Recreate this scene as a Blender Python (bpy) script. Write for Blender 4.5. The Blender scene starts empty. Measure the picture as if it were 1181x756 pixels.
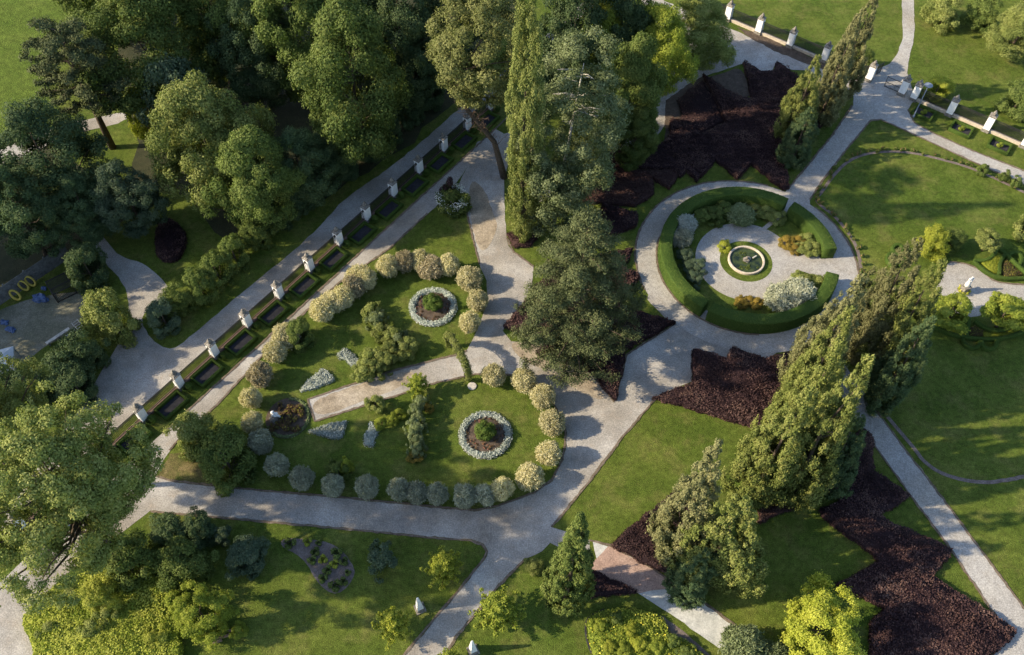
import bpy, math, random
import numpy as np
from mathutils import Vector
from mathutils.geometry import tessellate_polygon
R = math.radians
sc = bpy.context.scene
C = sc.collection
rng = np.random.default_rng(7)
random.seed(7)

# ------------------------------------------------------------------ survey of the site
# pose of the balloon camera above the garden (metres); g() returns the ground point under a mark on the survey photo
CAM_H, TH, FO, RO, SW, SH = 70.0, 0.96090, 1036.86, -0.013043, 1181.0, 756.0
def g(px, py, z=0.0):
    a, b = px-SW/2, py-SH/2
    u = a*math.cos(RO)+b*math.sin(RO); v = -a*math.sin(RO)+b*math.cos(RO)
    dy = FO*math.cos(TH)-v*math.sin(TH); dz = -FO*math.sin(TH)-v*math.cos(TH)
    k = (z-CAM_H)/dz
    return Vector((u*k, dy*k, z))
def dist(px, py, z=0): return (g(px, py, z)-Vector((0, 0, CAM_H))).length
def height_of(b, t):
    p = g(*b); best = (9e9, 0)
    for i in range(10, 350):
        h = i*.1; q = g(t[0], t[1], h); d = (q.xy-p.xy).length
        if d < best[0]: best = (d, h)
    return best[1]
TILE = dict(A=(0, 0), B=(390, 0), C=(781, 0), D=(0, 250), E=(390, 250), F=(781, 250), G=(0, 500), H=(390, 500), I=(781, 500))
def t(k, *pts):
    ox, oy = TILE[k]; return [(ox+x/2.9525, oy+y/2.9525) for x, y in pts]
def zt(ox, oy, s, *pts): return [(ox+x/s, oy+y/s) for x, y in pts]
def G2(pts): return [g(*q).xy.copy() for q in pts]
def chaikin(p, n=2, closed=True):
    for _ in range(n):
        o = []; m = len(p)
        if not closed: o.append(p[0])
        for i in range(m if closed else m-1):
            a, b = p[i], p[(i+1) % m]
            o += [a*.75+b*.25, a*.25+b*.75]
        if not closed: o.append(p[-1])
        p = o
    return p
def rough(p, amp=.05, step=.5, closed=True):
    o = []; m = len(p)
    for i in range(m if closed else m-1):
        a, b = p[i], p[(i+1) % m]; n = max(1, int((b-a).length/step))
        for k in range(n):
            q = a.lerp(b, k/n); j = 0 if k == 0 else amp
            o.append(Vector((q.x+random.uniform(-j, j), q.y+random.uniform(-j, j))))
    if not closed: o.append(p[-1])
    return o

# ------------------------------------------------------------------ tags and objects
def tag(o, label=None, cat=None, group=None, kind=None):
    if label: o['label'] = label
    if cat: o['category'] = cat
    if group: o['group'] = group
    if kind: o['kind'] = kind
    return o
def empty(name, loc, label, cat, group=None, rz=0):
    o = bpy.data.objects.new(name, None); C.objects.link(o); o.location = loc; o.rotation_euler.z = rz
    o.empty_display_size = .3
    return tag(o, label, cat, group)
def link(name, me, parent=None, loc=None):
    o = bpy.data.objects.new(name, me); C.objects.link(o)
    if parent: o.parent = parent
    if loc is not None: o.location = loc
    return o
def copy_tree(o, parent=None):
    c = o.copy(); C.objects.link(c)
    if parent: c.parent = parent
    for ch in list(o.children): copy_tree(ch, c)
    return c
ORD = 'first second third fourth fifth sixth seventh eighth ninth tenth eleventh twelfth thirteenth fourteenth fifteenth sixteenth seventeenth'.split()

# ------------------------------------------------------------------ materials
MATS = {}
def newmat(name):
    m = bpy.data.materials.new(name); m.use_nodes = True; nt = m.node_tree; nt.nodes.clear()
    out = nt.nodes.new('ShaderNodeOutputMaterial'); MATS[name] = m
    return m, nt, out
def N(nt, typ, **kw):
    n = nt.nodes.new(typ)
    for k, v in kw.items():
        if hasattr(n, k): setattr(n, k, v)
        else: n.inputs[k.replace('_', ' ')].default_value = v
    return n
def ramp(nt, src, stops):
    r = nt.nodes.new('ShaderNodeValToRGB'); e = r.color_ramp.elements
    while len(e) > 1: e.remove(e[-1])
    e[0].position = stops[0][0]; e[0].color = (*stops[0][1], 1)
    for p, c in stops[1:]:
        k = e.new(p); k.color = (*c, 1)
    nt.links.new(src, r.inputs[0]); return r.outputs[0]
def noise(nt, scale, detail=4, rough=.6, co=None, dist=0):
    if co is None:
        co = nt.nodes.new('ShaderNodeNewGeometry').outputs['Position']
    n = nt.nodes.new('ShaderNodeTexNoise'); n.inputs['Scale'].default_value = scale; n.inputs['Detail'].default_value = detail
    n.inputs['Roughness'].default_value = rough; n.inputs['Distortion'].default_value = dist
    nt.links.new(co, n.inputs['Vector']); return n.outputs['Fac']
def mix(nt, fac, a, b, mode='MIX'):
    m = nt.nodes.new('ShaderNodeMix'); m.data_type = 'RGBA'; m.blend_type = mode
    for s, v in ((0, fac), (6, a), (7, b)):
        if isinstance(v, (int, float)): m.inputs[s].default_value = v
        elif isinstance(v, tuple): m.inputs[s].default_value = (*v, 1)
        else: nt.links.new(v, m.inputs[s])
    return m.outputs[2]
def bsdf(nt, out, col, rough=.9, bump=None, bs=.3, bd=.02, spec=.3):
    b = nt.nodes.new('ShaderNodeBsdfPrincipled'); b.inputs['Roughness'].default_value = rough
    b.inputs['Specular IOR Level'].default_value = spec
    if isinstance(col, tuple): b.inputs['Base Color'].default_value = (*col, 1)
    else: nt.links.new(col, b.inputs['Base Color'])
    if bump is not None:
        k = nt.nodes.new('ShaderNodeBump'); k.inputs['Strength'].default_value = bs; k.inputs['Distance'].default_value = bd
        nt.links.new(bump, k.inputs['Height']); nt.links.new(k.outputs[0], b.inputs['Normal'])
    nt.links.new(b.outputs[0], out.inputs[0]); return b
def surf(name, stops, scale, rough=.9, fine=None, fa=.35, bs=.4, bd=.02, big=None, spec=.3, mid=.45, dry=None):
    """ground-like material: patchy colour ramp + fine grain + bump"""
    m, nt, out = newmat(name)
    c = ramp(nt, noise(nt, scale, 6, .65), stops)
    if big: c = mix(nt, ramp(nt, noise(nt, big[0], 3, .5), [(.35, (0, 0, 0)), (.65, (1, 1, 1))]), c, mix(nt, 1.0, c, big[1], 'MULTIPLY'))
    f = noise(nt, fine or scale*20, 3, .7)
    if dry: c = mix(nt, ramp(nt, noise(nt, dry[0], 5, .7), [(.5, (0, 0, 0)), (.72, (.6, .6, .6))]), c, dry[1])
    c = mix(nt, mid, c, ramp(nt, noise(nt, (fine or scale*20)*.2, 4, .75), [(.35, (.3, .3, .3)), (.65, (.7, .7, .7))]), 'OVERLAY')
    c = mix(nt, fa, c, ramp(nt, f, [(.3, (.25, .25, .25)), (.5, (.5, .5, .5)), (.72, (.95, .95, .95))]), 'OVERLAY')
    bsdf(nt, out, c, rough, f, bs, bd, spec); return m
surf('lawn', [(.3, (.068, .098, .015)), (.5, (.10, .130, .022)), (.7, (.148, .168, .036))], .3, fine=11, fa=.85, bs=1, bd=.12, big=(.07, (.75, .88, .8)), spec=.1, mid=.7, dry=(.4, (.18, .165, .055)))
surf('meadow', [(.3, (.075, .12, .018)), (.5, (.1, .145, .024)), (.7, (.125, .165, .032))], .25, fine=7, fa=.9, bs=1, bd=.2, spec=.1, mid=.7)
surf('rough_grass', [(.3, (.07, .09, .022)), (.5, (.13, .115, .045)), (.7, (.2, .155, .08))], .9, fine=10, fa=.7, bs=1, bd=.08, spec=.1)
surf('gravel', [(.25, (.23, .215, .195)), (.42, (.33, .318, .30)), (.6, (.41, .396, .375)), (.8, (.54, .52, .485))], .28, fine=9, fa=.6, bs=.8, bd=.02, big=(.13, (.68, .64, .58)), mid=.35, dry=(.9, (.22, .18, .14)))
surf('old_gravel', [(.25, (.21, .175, .13)), (.5, (.33, .285, .22)), (.75, (.45, .4, .33))], .6, fine=9, fa=.6, bs=.8, bd=.02, big=(.2, (.8, .76, .72)))
surf('ring_gravel', [(.25, (.28, .27, .258)), (.5, (.37, .36, .342)), (.8, (.46, .45, .425))], .4, fine=10, fa=.6, bs=.6, bd=.02, big=(.2, (.8, .77, .72)), mid=.3, dry=(.7, (.27, .24, .2)))
surf('red_gravel', [(.3, (.27, .18, .145)), (.7, (.37, .265, .215))], .8, fine=10, fa=.6)
surf('cement', [(.3, (.36, .37, .35)), (.7, (.5, .5, .47))], .8, fine=10, fa=.3)
surf('soil', [(.3, (.055, .042, .032)), (.7, (.12, .09, .068))], 1.5, fine=14, fa=.6, bs=1, bd=.05)
surf('mulch', [(.3, (.12, .095, .085)), (.7, (.2, .165, .15))], 2, fine=12, fa=.6, bs=1, bd=.05)
surf('dark_soil', [(.3, (.02, .02, .024)), (.7, (.045, .043, .05))], 2, fine=14, fa=.4, bs=1, bd=.04)
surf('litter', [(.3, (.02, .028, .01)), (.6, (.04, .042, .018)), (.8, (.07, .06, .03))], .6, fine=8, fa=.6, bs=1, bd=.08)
surf('sand', [(.3, (.10, .105, .065)), (.5, (.16, .155, .11)), (.7, (.22, .205, .16))], .35, fine=8, fa=.6)
surf('fringe', [(.35, (.07, .065, .03)), (.5, (.13, .105, .07)), (.65, (.22, .19, .145))], 1.2, fine=9, fa=.6, bs=1, bd=.04)
surf('edging', [(.3, (.1, .075, .055)), (.7, (.19, .15, .115))], 3, fine=15, fa=.3)
surf('stone', [(.3, (.3, .28, .25)), (.7, (.5, .47, .42))], 3, fine=20, fa=.3, bs=.3)
surf('white_plaster', [(.2, (.7, .69, .67)), (.5, (.86, .86, .85)), (.8, (.9, .9, .9))], 2.5, fine=25, fa=.12, bs=.15)
surf('weathered_stone', [(.3, (.1, .09, .08)), (.6, (.26, .24, .21)), (.8, (.42, .4, .37))], 6, fine=30, fa=.3)
surf('marble', [(.3, (.62, .62, .6)), (.7, (.84, .84, .82))], 6, fine=30, fa=.15, bs=.2)
surf('brick_plinth', [(.3, (.16, .10, .075)), (.7, (.27, .19, .15))], 3, fine=20, fa=.3)
surf('light_plinth', [(.3, (.42, .37, .3)), (.7, (.58, .5, .4))], 3, fine=20, fa=.3)
surf('bark', [(.3, (.05, .038, .026)), (.7, (.13, .1, .075))], 5, fine=20, fa=.4, bs=1, bd=.05)
surf('pale_bark', [(.3, (.3, .28, .24)), (.7, (.55, .53, .48))], 4, fine=20, fa=.3, bs=.5)
surf('brown_twig', [(.3, (.13, .085, .055)), (.7, (.24, .16, .11))], 5, fine=20, fa=.3, bs=.5)
surf('old_wood', [(.3, (.1, .1, .1)), (.7, (.19, .19, .185))], 2, fine=20, fa=.4)
surf('pale_wood', [(.3, (.4, .38, .34)), (.7, (.55, .52, .47))], 2, fine=20, fa=.3)
surf('canvas', [(.3, (.55, .56, .57)), (.7, (.68, .69, .7))], 1, fine=8, fa=.15)
surf('iron', [(.3, (.018, .018, .02)), (.7, (.04, .038, .036))], 5, rough=.5, fine=30, fa=.2)
surf('grey_metal', [(.3, (.16, .19, .24)), (.7, (.24, .28, .34))], 5, rough=.4, fine=30, fa=.1)
surf('yellow_plastic', [(.3, (.4, .3, .05)), (.7, (.5, .38, .07))], 3, rough=.4, fine=30, fa=.1)
surf('blue_plastic', [(.3, (.05, .08, .17)), (.7, (.08, .13, .26))], 3, rough=.4, fine=30, fa=.1)
def m_water():
    m, nt, out = newmat('water')
    b = bsdf(nt, out, ramp(nt, noise(nt, 1.6, 4, .6), [(.4, (.012, .022, .012)), (.6, (.05, .07, .02))]), .06, noise(nt, 9, 2, .5), .15, .01, .5)
m_water()

def leafmat(name, dark, mid, light, trans=.25, rough=.75, spec=.12):
    m, nt, out = newmat(name)
    a = nt.nodes.new('ShaderNodeAttribute'); a.attribute_name = 'tint'
    col = ramp(nt, a.outputs['Fac'], [(0, dark), (.5, mid), (1, light)])
    oi = nt.nodes.new('ShaderNodeObjectInfo')
    hs = nt.nodes.new('ShaderNodeHueSaturation'); hs.inputs['Saturation'].default_value = .95
    mr = nt.nodes.new('ShaderNodeMapRange'); mr.inputs[3].default_value = .82; mr.inputs[4].default_value = 1.18
    nt.links.new(oi.outputs['Random'], mr.inputs[0]); nt.links.new(mr.outputs[0], hs.inputs['Value']); nt.links.new(col, hs.inputs['Color'])
    col = hs.outputs[0]
    b = nt.nodes.new('ShaderNodeBsdfPrincipled'); b.inputs['Roughness'].default_value = rough; b.inputs['Specular IOR Level'].default_value = spec
    nt.links.new(col, b.inputs['Base Color'])
    tr = nt.nodes.new('ShaderNodeBsdfTranslucent')
    nt.links.new(mix(nt, 1.0, col, (1.0, 1.15, .5), 'MULTIPLY'), tr.inputs[0])
    ms = nt.nodes.new('ShaderNodeMixShader'); ms.inputs[0].default_value = trans
    nt.links.new(b.outputs[0], ms.inputs[1]); nt.links.new(tr.outputs[0], ms.inputs[2]); nt.links.new(ms.outputs[0], out.inputs[0])
    return m
leafmat('lf_mid', (.05, .085, .018), (.11, .155, .032), (.20, .24, .06))
leafmat('lf_light', (.10, .135, .03), (.20, .235, .055), (.34, .35, .11))
leafmat('lf_dark', (.035, .065, .03), (.075, .12, .048), (.14, .18, .07))
leafmat('lf_blue', (.05, .085, .05), (.09, .135, .075), (.15, .195, .115))
leafmat('lf_yellow', (.22, .26, .02), (.34, .37, .035), (.48, .48, .07), .35)
leafmat('lf_lime', (.14, .19, .02), (.25, .30, .032), (.40, .42, .06), .35)
leafmat('lf_pine', (.045, .06, .024), (.085, .105, .042), (.15, .165, .07), .08)
leafmat('lf_thuja', (.065, .09, .018), (.155, .185, .038), (.28, .28, .08), .15)
leafmat('lf_olive', (.085, .09, .036), (.165, .17, .068), (.27, .255, .115), .15)
leafmat('lf_poplar', (.08, .105, .026), (.16, .19, .045), (.27, .28, .085), .2)
leafmat('lf_grey', (.085, .115, .042), (.155, .195, .08), (.27, .31, .16), .2)
leafmat('lf_robinia', (.095, .11, .03), (.175, .19, .06), (.28, .28, .11), .25)
leafmat('lf_cream', (.30, .27, .13), (.58, .52, .29), (.80, .73, .47), .25)
leafmat('lf_cream_brown', (.17, .14, .08), (.33, .28, .17), (.52, .45, .29), .2)
leafmat('lf_silver_and_shade', (.20, .215, .145), (.36, .375, .265), (.56, .57, .44), .2)  # silver foliage, also the cream shrubs toned down as if in shade
leafmat('lf_silver_blue', (.25, .29, .25), (.43, .47, .42), (.62, .65, .60), .15)
leafmat('lf_barberry', (.02, .011, .013), (.045, .024, .026), (.10, .055, .05), .1)
leafmat('lf_barberry_brown', (.045, .022, .022), (.085, .046, .040), (.145, .09, .075), .1)
leafmat('lf_hedge', (.04, .08, .012), (.075, .125, .02), (.13, .18, .035), .12)
leafmat('lf_box', (.045, .085, .012), (.08, .135, .02), (.14, .19, .035), .15)
leafmat('lf_gold_bed', (.15, .17, .02), (.3, .3, .03), (.5, .42, .04), .2)
leafmat('lf_red_bed', (.05, .06, .02), (.13, .08, .04), (.22, .13, .07), .15)
leafmat('lf_cover', (.17, .20, .02), (.30, .33, .04), (.44, .45, .08), .25)
leafmat('lf_orange', (.1, .11, .02), (.28, .2, .03), (.42, .28, .04), .2)
leafmat('lf_cone', (.05, .08, .016), (.115, .16, .032), (.22, .25, .06), .12)
leafmat('fl_white', (.6, .6, .55), (.75, .75, .7), (.85, .85, .82), .2)
leafmat('fl_yellow', (.6, .5, .03), (.75, .65, .05), (.8, .72, .1), .2)
leafmat('fl_pink', (.45, .1, .12), (.55, .14, .16), (.65, .25, .22), .2)

# ------------------------------------------------------------------ mesh builders
class MB:
    def __init__(s): s.v = []; s.f = []
    def add(s, vs, fs):
        n = len(s.v); s.v += [tuple(v) for v in vs]; s.f += [tuple(i+n for i in f) for f in fs]
    def box(s, c, d, rz=0, taper=1.0):
        x, y, z = d[0]/2, d[1]/2, d[2]/2; vs = []
        for k, zz in ((1, -z), (taper, z)):
            for a, b in ((-x, -y), (x, -y), (x, y), (-x, y)):
                a *= k; b *= k
                vs.append((c[0]+a*math.cos(rz)-b*math.sin(rz), c[1]+a*math.sin(rz)+b*math.cos(rz), c[2]+zz))
        s.add(vs, [(0, 3, 2, 1), (4, 5, 6, 7), (0, 1, 5, 4), (1, 2, 6, 5), (2, 3, 7, 6), (3, 0, 4, 7)])
    def beam(s, a, b, w, h):
        a, b = Vector(a), Vector(b); d = (b-a).normalized(); up = Vector((0, 0, 1))
        if abs(d.z) > .95: up = Vector((0, 1, 0))
        n = d.cross(up).normalized()*w/2; u = n.cross(d).normalized()*h/2
        vs = [p+q for p in (a, b) for q in (-n-u, n-u, n+u, -n+u)]
        s.add(vs, [(0, 1, 2, 3), (7, 6, 5, 4), (0, 4, 5, 1), (1, 5, 6, 2), (2, 6, 7, 3), (3, 7, 4, 0)])
    def tube(s, pts, rad, n=8, cap=True):
        pts = [Vector(p) for p in pts]; vs = []; m = len(pts)
        for i, p in enumerate(pts):
            d = (pts[min(i+1, m-1)]-pts[max(i-1, 0)]).normalized()
            a = d.cross(Vector((.3, .9, .1))).normalized(); b = d.cross(a)
            r = rad[i] if hasattr(rad, '__len__') else rad
            for k in range(n):
                w = 2*math.pi*k/n; vs.append(p+a*math.cos(w)*r+b*math.sin(w)*r)
        fs = [(i*n+k, i*n+(k+1) % n, (i+1)*n+(k+1) % n, (i+1)*n+k) for i in range(m-1) for k in range(n)]
        if cap: fs += [tuple(range(n))[::-1], tuple((m-1)*n+k for k in range(n))]
        s.add(vs, fs)
    def lathe(s, c, prof, n=20, sx=1, sy=1):
        vs = []; m = len(prof)
        for r, z in prof:
            for k in range(n):
                w = 2*math.pi*k/n; vs.append((c[0]+sx*r*math.cos(w), c[1]+sy*r*math.sin(w), c[2]+z))
        fs = [(i*n+k, i*n+(k+1) % n, (i+1)*n+(k+1) % n, (i+1)*n+k) for i in range(m-1) for k in range(n)]
        fs += [tuple(range(n))[::-1], tuple((m-1)*n+k for k in range(n))]
        s.add(vs, fs)
    def blob(s, c, r, n=10, m=7, jit=.12):
        vs = []; 
        for i in range(m+1):
            ph = math.pi*i/m
            for k in range(n):
                w = 2*math.pi*k/n; j = 1+random.uniform(-jit, jit)
                vs.append((c[0]+r[0]*j*math.sin(ph)*math.cos(w), c[1]+r[1]*j*math.sin(ph)*math.sin(w), c[2]-r[2]*j*math.cos(ph)))
        fs = [(i*n+k, i*n+(k+1) % n, (i+1)*n+(k+1) % n, (i+1)*n+k) for i in range(m) for k in range(n)]
        s.add(vs, fs)
    def mesh(s, name, mat, smooth=False):
        me = bpy.data.meshes.new(name); me.from_pydata(s.v, [], s.f); me.materials.append(MATS[mat])
        if smooth: me.polygons.foreach_set('use_smooth', [True]*len(me.polygons))
        me.update(); return me
    def build(s, name, mat, parent=None, loc=None, smooth=False):
        return link(name, s.mesh(name, mat, smooth), parent, loc)

def flat(name, poly, z, mat, kind='structure', grid=None):
    tris = tessellate_polygon([[Vector((p.x, p.y, 0)) for p in poly]])
    me = bpy.data.meshes.new(name); me.from_pydata([(p.x, p.y, z) for p in poly], [], [tuple(x) for x in tris])
    me.materials.append(MATS[mat]); me.update()
    # all faces upward
    if sum(p.normal.z for p in me.polygons) < 0: me.flip_normals()
    o = link(name, me)
    if kind: o['kind'] = kind
    return o
def strip_mb(mb, pts, w, h, z=0, closed=False):
    """low kerb following a line, w wide and h high"""
    m = len(pts)
    L = []; Rr = []
    for i, p in enumerate(pts):
        a = pts[(i-1) % m] if closed or i else p; b = pts[(i+1) % m] if closed or i < m-1 else p
        d = (b-a); d = d.normalized() if d.length > 1e-6 else Vector((1, 0)); n = Vector((-d.y, d.x))*w/2
        L.append(p+n); Rr.append(p-n)
    vs = []
    for a, b in zip(L, Rr): vs += [(a.x, a.y, z), (a.x, a.y, z+h), (b.x, b.y, z+h), (b.x, b.y, z)]
    fs = []
    for i in range(m if closed else m-1):
        k, j = i*4, ((i+1) % m)*4
        fs += [(k, k+1, j+1, j), (k+1, k+2, j+2, j+1), (k+2, k+3, j+3, j+2)]
    if not closed: fs += [(0, 3, 2, 1), (4*m-4, 4*m-3, 4*m-2, 4*m-1)]
    mb.add(vs, fs)

def unit(a): return a/np.maximum(np.linalg.norm(a, axis=1, keepdims=True), 1e-9)
def quads(P, Nn, size, aspect=.6, tint=None, extra=None, mats=('lf_mid',), matidx=None, along=None, name='foliage', fold=.0):
    """leaf quads at P with normals Nn; extra = (verts, faces) solid core"""
    n = len(P); Nn = unit(Nn)
    r = rng.normal(size=(n, 3)) if along is None else along+rng.normal(size=(n, 3))*.35
    U = unit(np.cross(Nn, np.cross(r, Nn)))
    V = np.cross(Nn, U)
    s = (size*rng.uniform(.65, 1.35, n) if np.isscalar(size) else size)[:, None]
    a = P-U*s*.5; b = P+V*s*aspect*.5; c = P+U*s*.5; d = P-V*s*aspect*.5
    vv = np.stack([a, b, c, d], 1).reshape(-1, 3)
    ev, ef = extra if extra else ([], [])
    nv = len(vv)
    allv = np.vstack([vv, np.array(ev, dtype=float).reshape(-1, 3)])
    loops = [np.arange(nv)]; starts = [np.arange(n)*4]; tot = [np.full(n, 4)]
    off = nv
    for f in ef:
        loops.append(np.array(f)+nv); starts.append(np.array([off])); tot.append(np.array([len(f)])); off += len(f)
    loops = np.concatenate(loops); starts = np.concatenate(starts); tot = np.concatenate(tot)
    me = bpy.data.meshes.new(name)
    me.vertices.add(len(allv)); me.vertices.foreach_set('co', allv.astype(np.float32).ravel())
    me.loops.add(len(loops)); me.loops.foreach_set('vertex_index', loops.astype(np.int32))
    me.polygons.add(len(starts)); me.polygons.foreach_set('loop_start', starts.astype(np.int32))
    if tint is None: tint = rng.uniform(0, 1, n)
    tt = np.concatenate([tint, np.full(len(ef), .15)])
    at = me.attributes.new('tint', 'FLOAT', 'FACE'); at.data.foreach_set('value', np.clip(tt, 0, 1).astype(np.float32))
    for mname in mats: me.materials.append(MATS[mname])
    if matidx is not None:
        me.polygons.foreach_set('material_index', np.concatenate([matidx, np.zeros(len(ef))]).astype(np.int32))
    me.update(calc_edges=True); me.validate()
    return me
def sph(n):
    return unit(rng.normal(size=(n, 3)))
def bump3(P, s, seed=0):
    """cheap smooth noise, 0..1"""
    o = np.zeros(len(P)); 
    for k in range(4):
        a = rng2[seed*4+k % 4]; o += np.sin(P@a[:3]*s*(1+.6*k)+a[3]*9)/(1+.4*k)
    return .5+o/5
rng2 = np.random.default_rng(3).normal(size=(64, 4))

# ------------------------------------------------------------------ crowns
def crown_mesh(name, puffs, nleaf, leaf, mats, aspect=.6, jit=.7, inner=.12, flat_=.85, center=None, tipup=0, flowers=0, shell=(.72, 1.08), hang=0, spread=.22):
    """puffs: rows x,y,z,r ; leaves sit on the outside of every puff"""
    puffs = np.array(puffs, dtype=float); w = puffs[:, 3]**2; w /= w.sum()
    idx = rng.choice(len(puffs), nleaf, p=w)
    d = sph(nleaf); c = puffs[idx, :3]; r = puffs[idx, 3]
    cen = np.array(center if center is not None else (0, 0, puffs[:, 2].mean()))
    out = unit(c-cen+1e-6)
    flip = (np.einsum('ij,ij->i', d, out) < -.25)
    d[flip] *= -1
    rad = r*rng.uniform(shell[0], shell[1], nleaf)
    inn = rng.random(nleaf) < inner; rad[inn] *= rng.uniform(.1, .8, inn.sum())
    # lumpy surface on each puff
    rad *= 1+spread*np.sin(d[:, 0]*7+idx)*np.sin(d[:, 1]*6+idx*2)*np.cos(d[:, 2]*6+idx*3)+.14*np.sin(d[:, 0]*17+idx*5)*np.sin(d[:, 1]*15+idx*3)
    P = c+d*rad[:, None]*np.array([1, 1, flat_])
    nn = d+rng.normal(size=(nleaf, 3))*jit*.6+np.array([0, 0, .25])
    tp = rng.uniform(-.22, .22, len(puffs))
    tint = .5+tp[idx]+rng.uniform(-.3, .3, nleaf)
    al = None
    if tipup: al = d*.6+np.array([0, 0, tipup])
    mi = np.zeros(nleaf)
    if flowers: mi[(rng.random(nleaf) < flowers) & (d[:, 2] > -.2)] = 1
    ok = P[:, 2] > .03
    return quads(P[ok], nn[ok], leaf, aspect, tint[ok], None, mats, mi[ok] if flowers else None, None if al is None else al[ok], name)

def envelope(H, zb, Rm, prof, n, pr, lean=(0, 0), core=.25, asym=.15, tipr=0):
    """puff list filling an envelope between heights zb and H"""
    out = []; ph = rng.uniform(0, 6.3)
    ts = np.linspace(0, 1, 40); ws = np.array([prof(x)+.05 for x in ts]); ws /= ws.sum()
    while len(out) < n:
        tt = float(np.clip(rng.choice(ts, p=ws)+rng.uniform(-.02, .02), 0, 1)); a = rng.uniform(0, 2*math.pi)
        R_ = Rm*prof(tt)*(1+asym*math.sin(2*a+ph)+asym*.7*math.sin(3*a+ph*2+tt*5))
        R_ *= rng.uniform(.84, 1.14) if asym != .2 else rng.uniform(.9, 1.0)
        q = math.sqrt(rng.uniform(core, 1)); p_r = pr*rng.uniform(.65, 1.3)
        p_r *= 1-tipr*tt
        rr = max(0, R_*q-p_r*.45)
        out.append((rr*math.cos(a)+lean[0]*tt, rr*math.sin(a)+lean[1]*tt, zb+(H-zb-p_r*.6)*tt, p_r))
    return out
dome = lambda x: max(.05, math.sin(math.pi*min(1, .18+.8*x))**.7)
ovoid = lambda x: math.sin(math.pi*(.1+.86*x))**.8
cone = lambda x: (min(1, (x+.12)/.28))*(1-.93*max(0, (x-.16)/.84)**1.05)
colm = lambda x: min(1, .45+x*3.5)*(1-max(0, (x-.6)/.4)**2.2*.92)
conef = lambda x: min(1, .62+x*3.4)*(1-max(0, x-.14)/.86)**.72
spire = lambda x: min(1, .55+x*2.5)*(1-.9*x**1.5)
def limbs_mesh(name, puffs, H, zb, r0, mat, n=14, base_lean=(0, 0), top=None, flare=1.5):
    mb = MB(); tz = top or zb+(H-zb)*.75
    def ax(z):
        k = z/H; return Vector((base_lean[0]*k+.12*math.sin(z*.7), base_lean[1]*k+.12*math.cos(z*.9), z))
    zs = [0, .25, .8]+[tz*k/7 for k in range(1, 8) if tz*k/7 > 1]
    mb.tube([ax(z) if z else ax(.0)-Vector((0, 0, .1)) for z in zs], [max(.03, r0*(flare if z == 0 else (1.15 if z < .5 else 1))*(1-.8*z/tz)) for z in zs], 9)
    idx = rng.permutation(len(puffs))[:n]
    for i in idx:
        q = Vector(puffs[i][:3]); z0 = max(zb*.55, min(tz*.92, q.z-.55*math.hypot(q.x, q.y)-.3)); a = ax(z0); b = q
        m1 = a.lerp(b, .4)+Vector((0, 0, -.1*(b-a).length)); m1.x += rng.uniform(-.2, .2)
        rr = max(.03, r0*(1-.8*z0/tz)*.55)
        mb.tube([a, m1, a.lerp(b, .75), b], [rr, rr*.7, rr*.45, rr*.18], 6, cap=False)
    return mb.mesh(name, mat, True)
PROTO = {}
def tree_proto(key, H, zb, Rm, prof, npf, pr, nleaf, leaf, mat, bark='bark', r0=None, **kw):
    lean = kw.pop('lean', (0, 0)); core = kw.pop('core', .25); nl = kw.pop('limbs', 12); asym = kw.pop('asym', .15)
    pf = envelope(H, zb, Rm, prof, npf, pr, lean, core, asym)
    mats = (mat,)+kw.pop('mats2', ())
    cm = crown_mesh('crown', pf, nleaf, leaf, mats, **kw)
    tm = limbs_mesh('trunk', pf, H, zb, r0 or H*.016+.05, bark, nl, lean)
    PROTO[key] = (cm, tm, H, Rm)
    return PROTO[key]
def tree(key, xy, Hh, Rr, label, cat='tree', name='broadleaf_tree', group=None, rz=None, names=('crown', 'trunk'), cmat=None):
    cm, tm, H, Rm = PROTO[key]
    o = empty(name, (xy[0], xy[1], 0), label, cat, group, rng.uniform(0, 6.28) if rz is None else rz)
    o.scale = (Rr/Rm, Rr/Rm, Hh/H)
    c = link(names[0], cm, o); t_ = link(names[1], tm, o)
    if cmat:
        c.material_slots[0].link = 'OBJECT'; c.material_slots[0].material = MATS[cmat]
    return o
def at_crown(px, py, Rpx, H, zc=None):
    """a crown whose middle shows at px,py: foot point and radius in metres"""
    z = H*.62 if zc is None else zc
    q = g(px, py, z); return (q.x, q.y), Rpx*dist(px, py, z)/FO

# ================================================================== GROUND
flat('lawn', [Vector((-900, -500)), Vector((900, -500)), Vector((900, 1500)), Vector((-900, 1500))], 0, 'lawn')
Z = .004
# fences: A along the lane, B across the north; unit vectors and bay widths
A0 = Vector((-32.347, 38.52)); AD = Vector((2.461, 3.397)); B0 = Vector((26.478, 96.34)); BD = Vector((3.464, -2.527))
def fa(k, v=0, O=A0, D=AD):
    e = D.normalized(); n = Vector((e.y, -e.x)); return O+D*k+n*v
def fb(k, v=0): return fa(k, v, B0, BD)
kc = 23.5
edge_lines = []
# mown meadow beyond the wood (upper left), woodland floor
flat('meadow', [g(-60, -60).xy, g(110, -60).xy, g(80, 20).xy, g(40, 60).xy, g(50, 120).xy, g(75, 158).xy, g(-60, 185).xy], Z, 'meadow')
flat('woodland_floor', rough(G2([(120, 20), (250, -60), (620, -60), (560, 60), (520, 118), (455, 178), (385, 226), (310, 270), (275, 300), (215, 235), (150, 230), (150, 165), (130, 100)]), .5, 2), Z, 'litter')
flat('woodland_floor', rough(G2([(-60, 190), (60, 180), (110, 215), (150, 260), (110, 285), (85, 300), (60, 320), (0, 350), (-60, 380)]), .5, 2), Z, 'litter')
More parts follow.
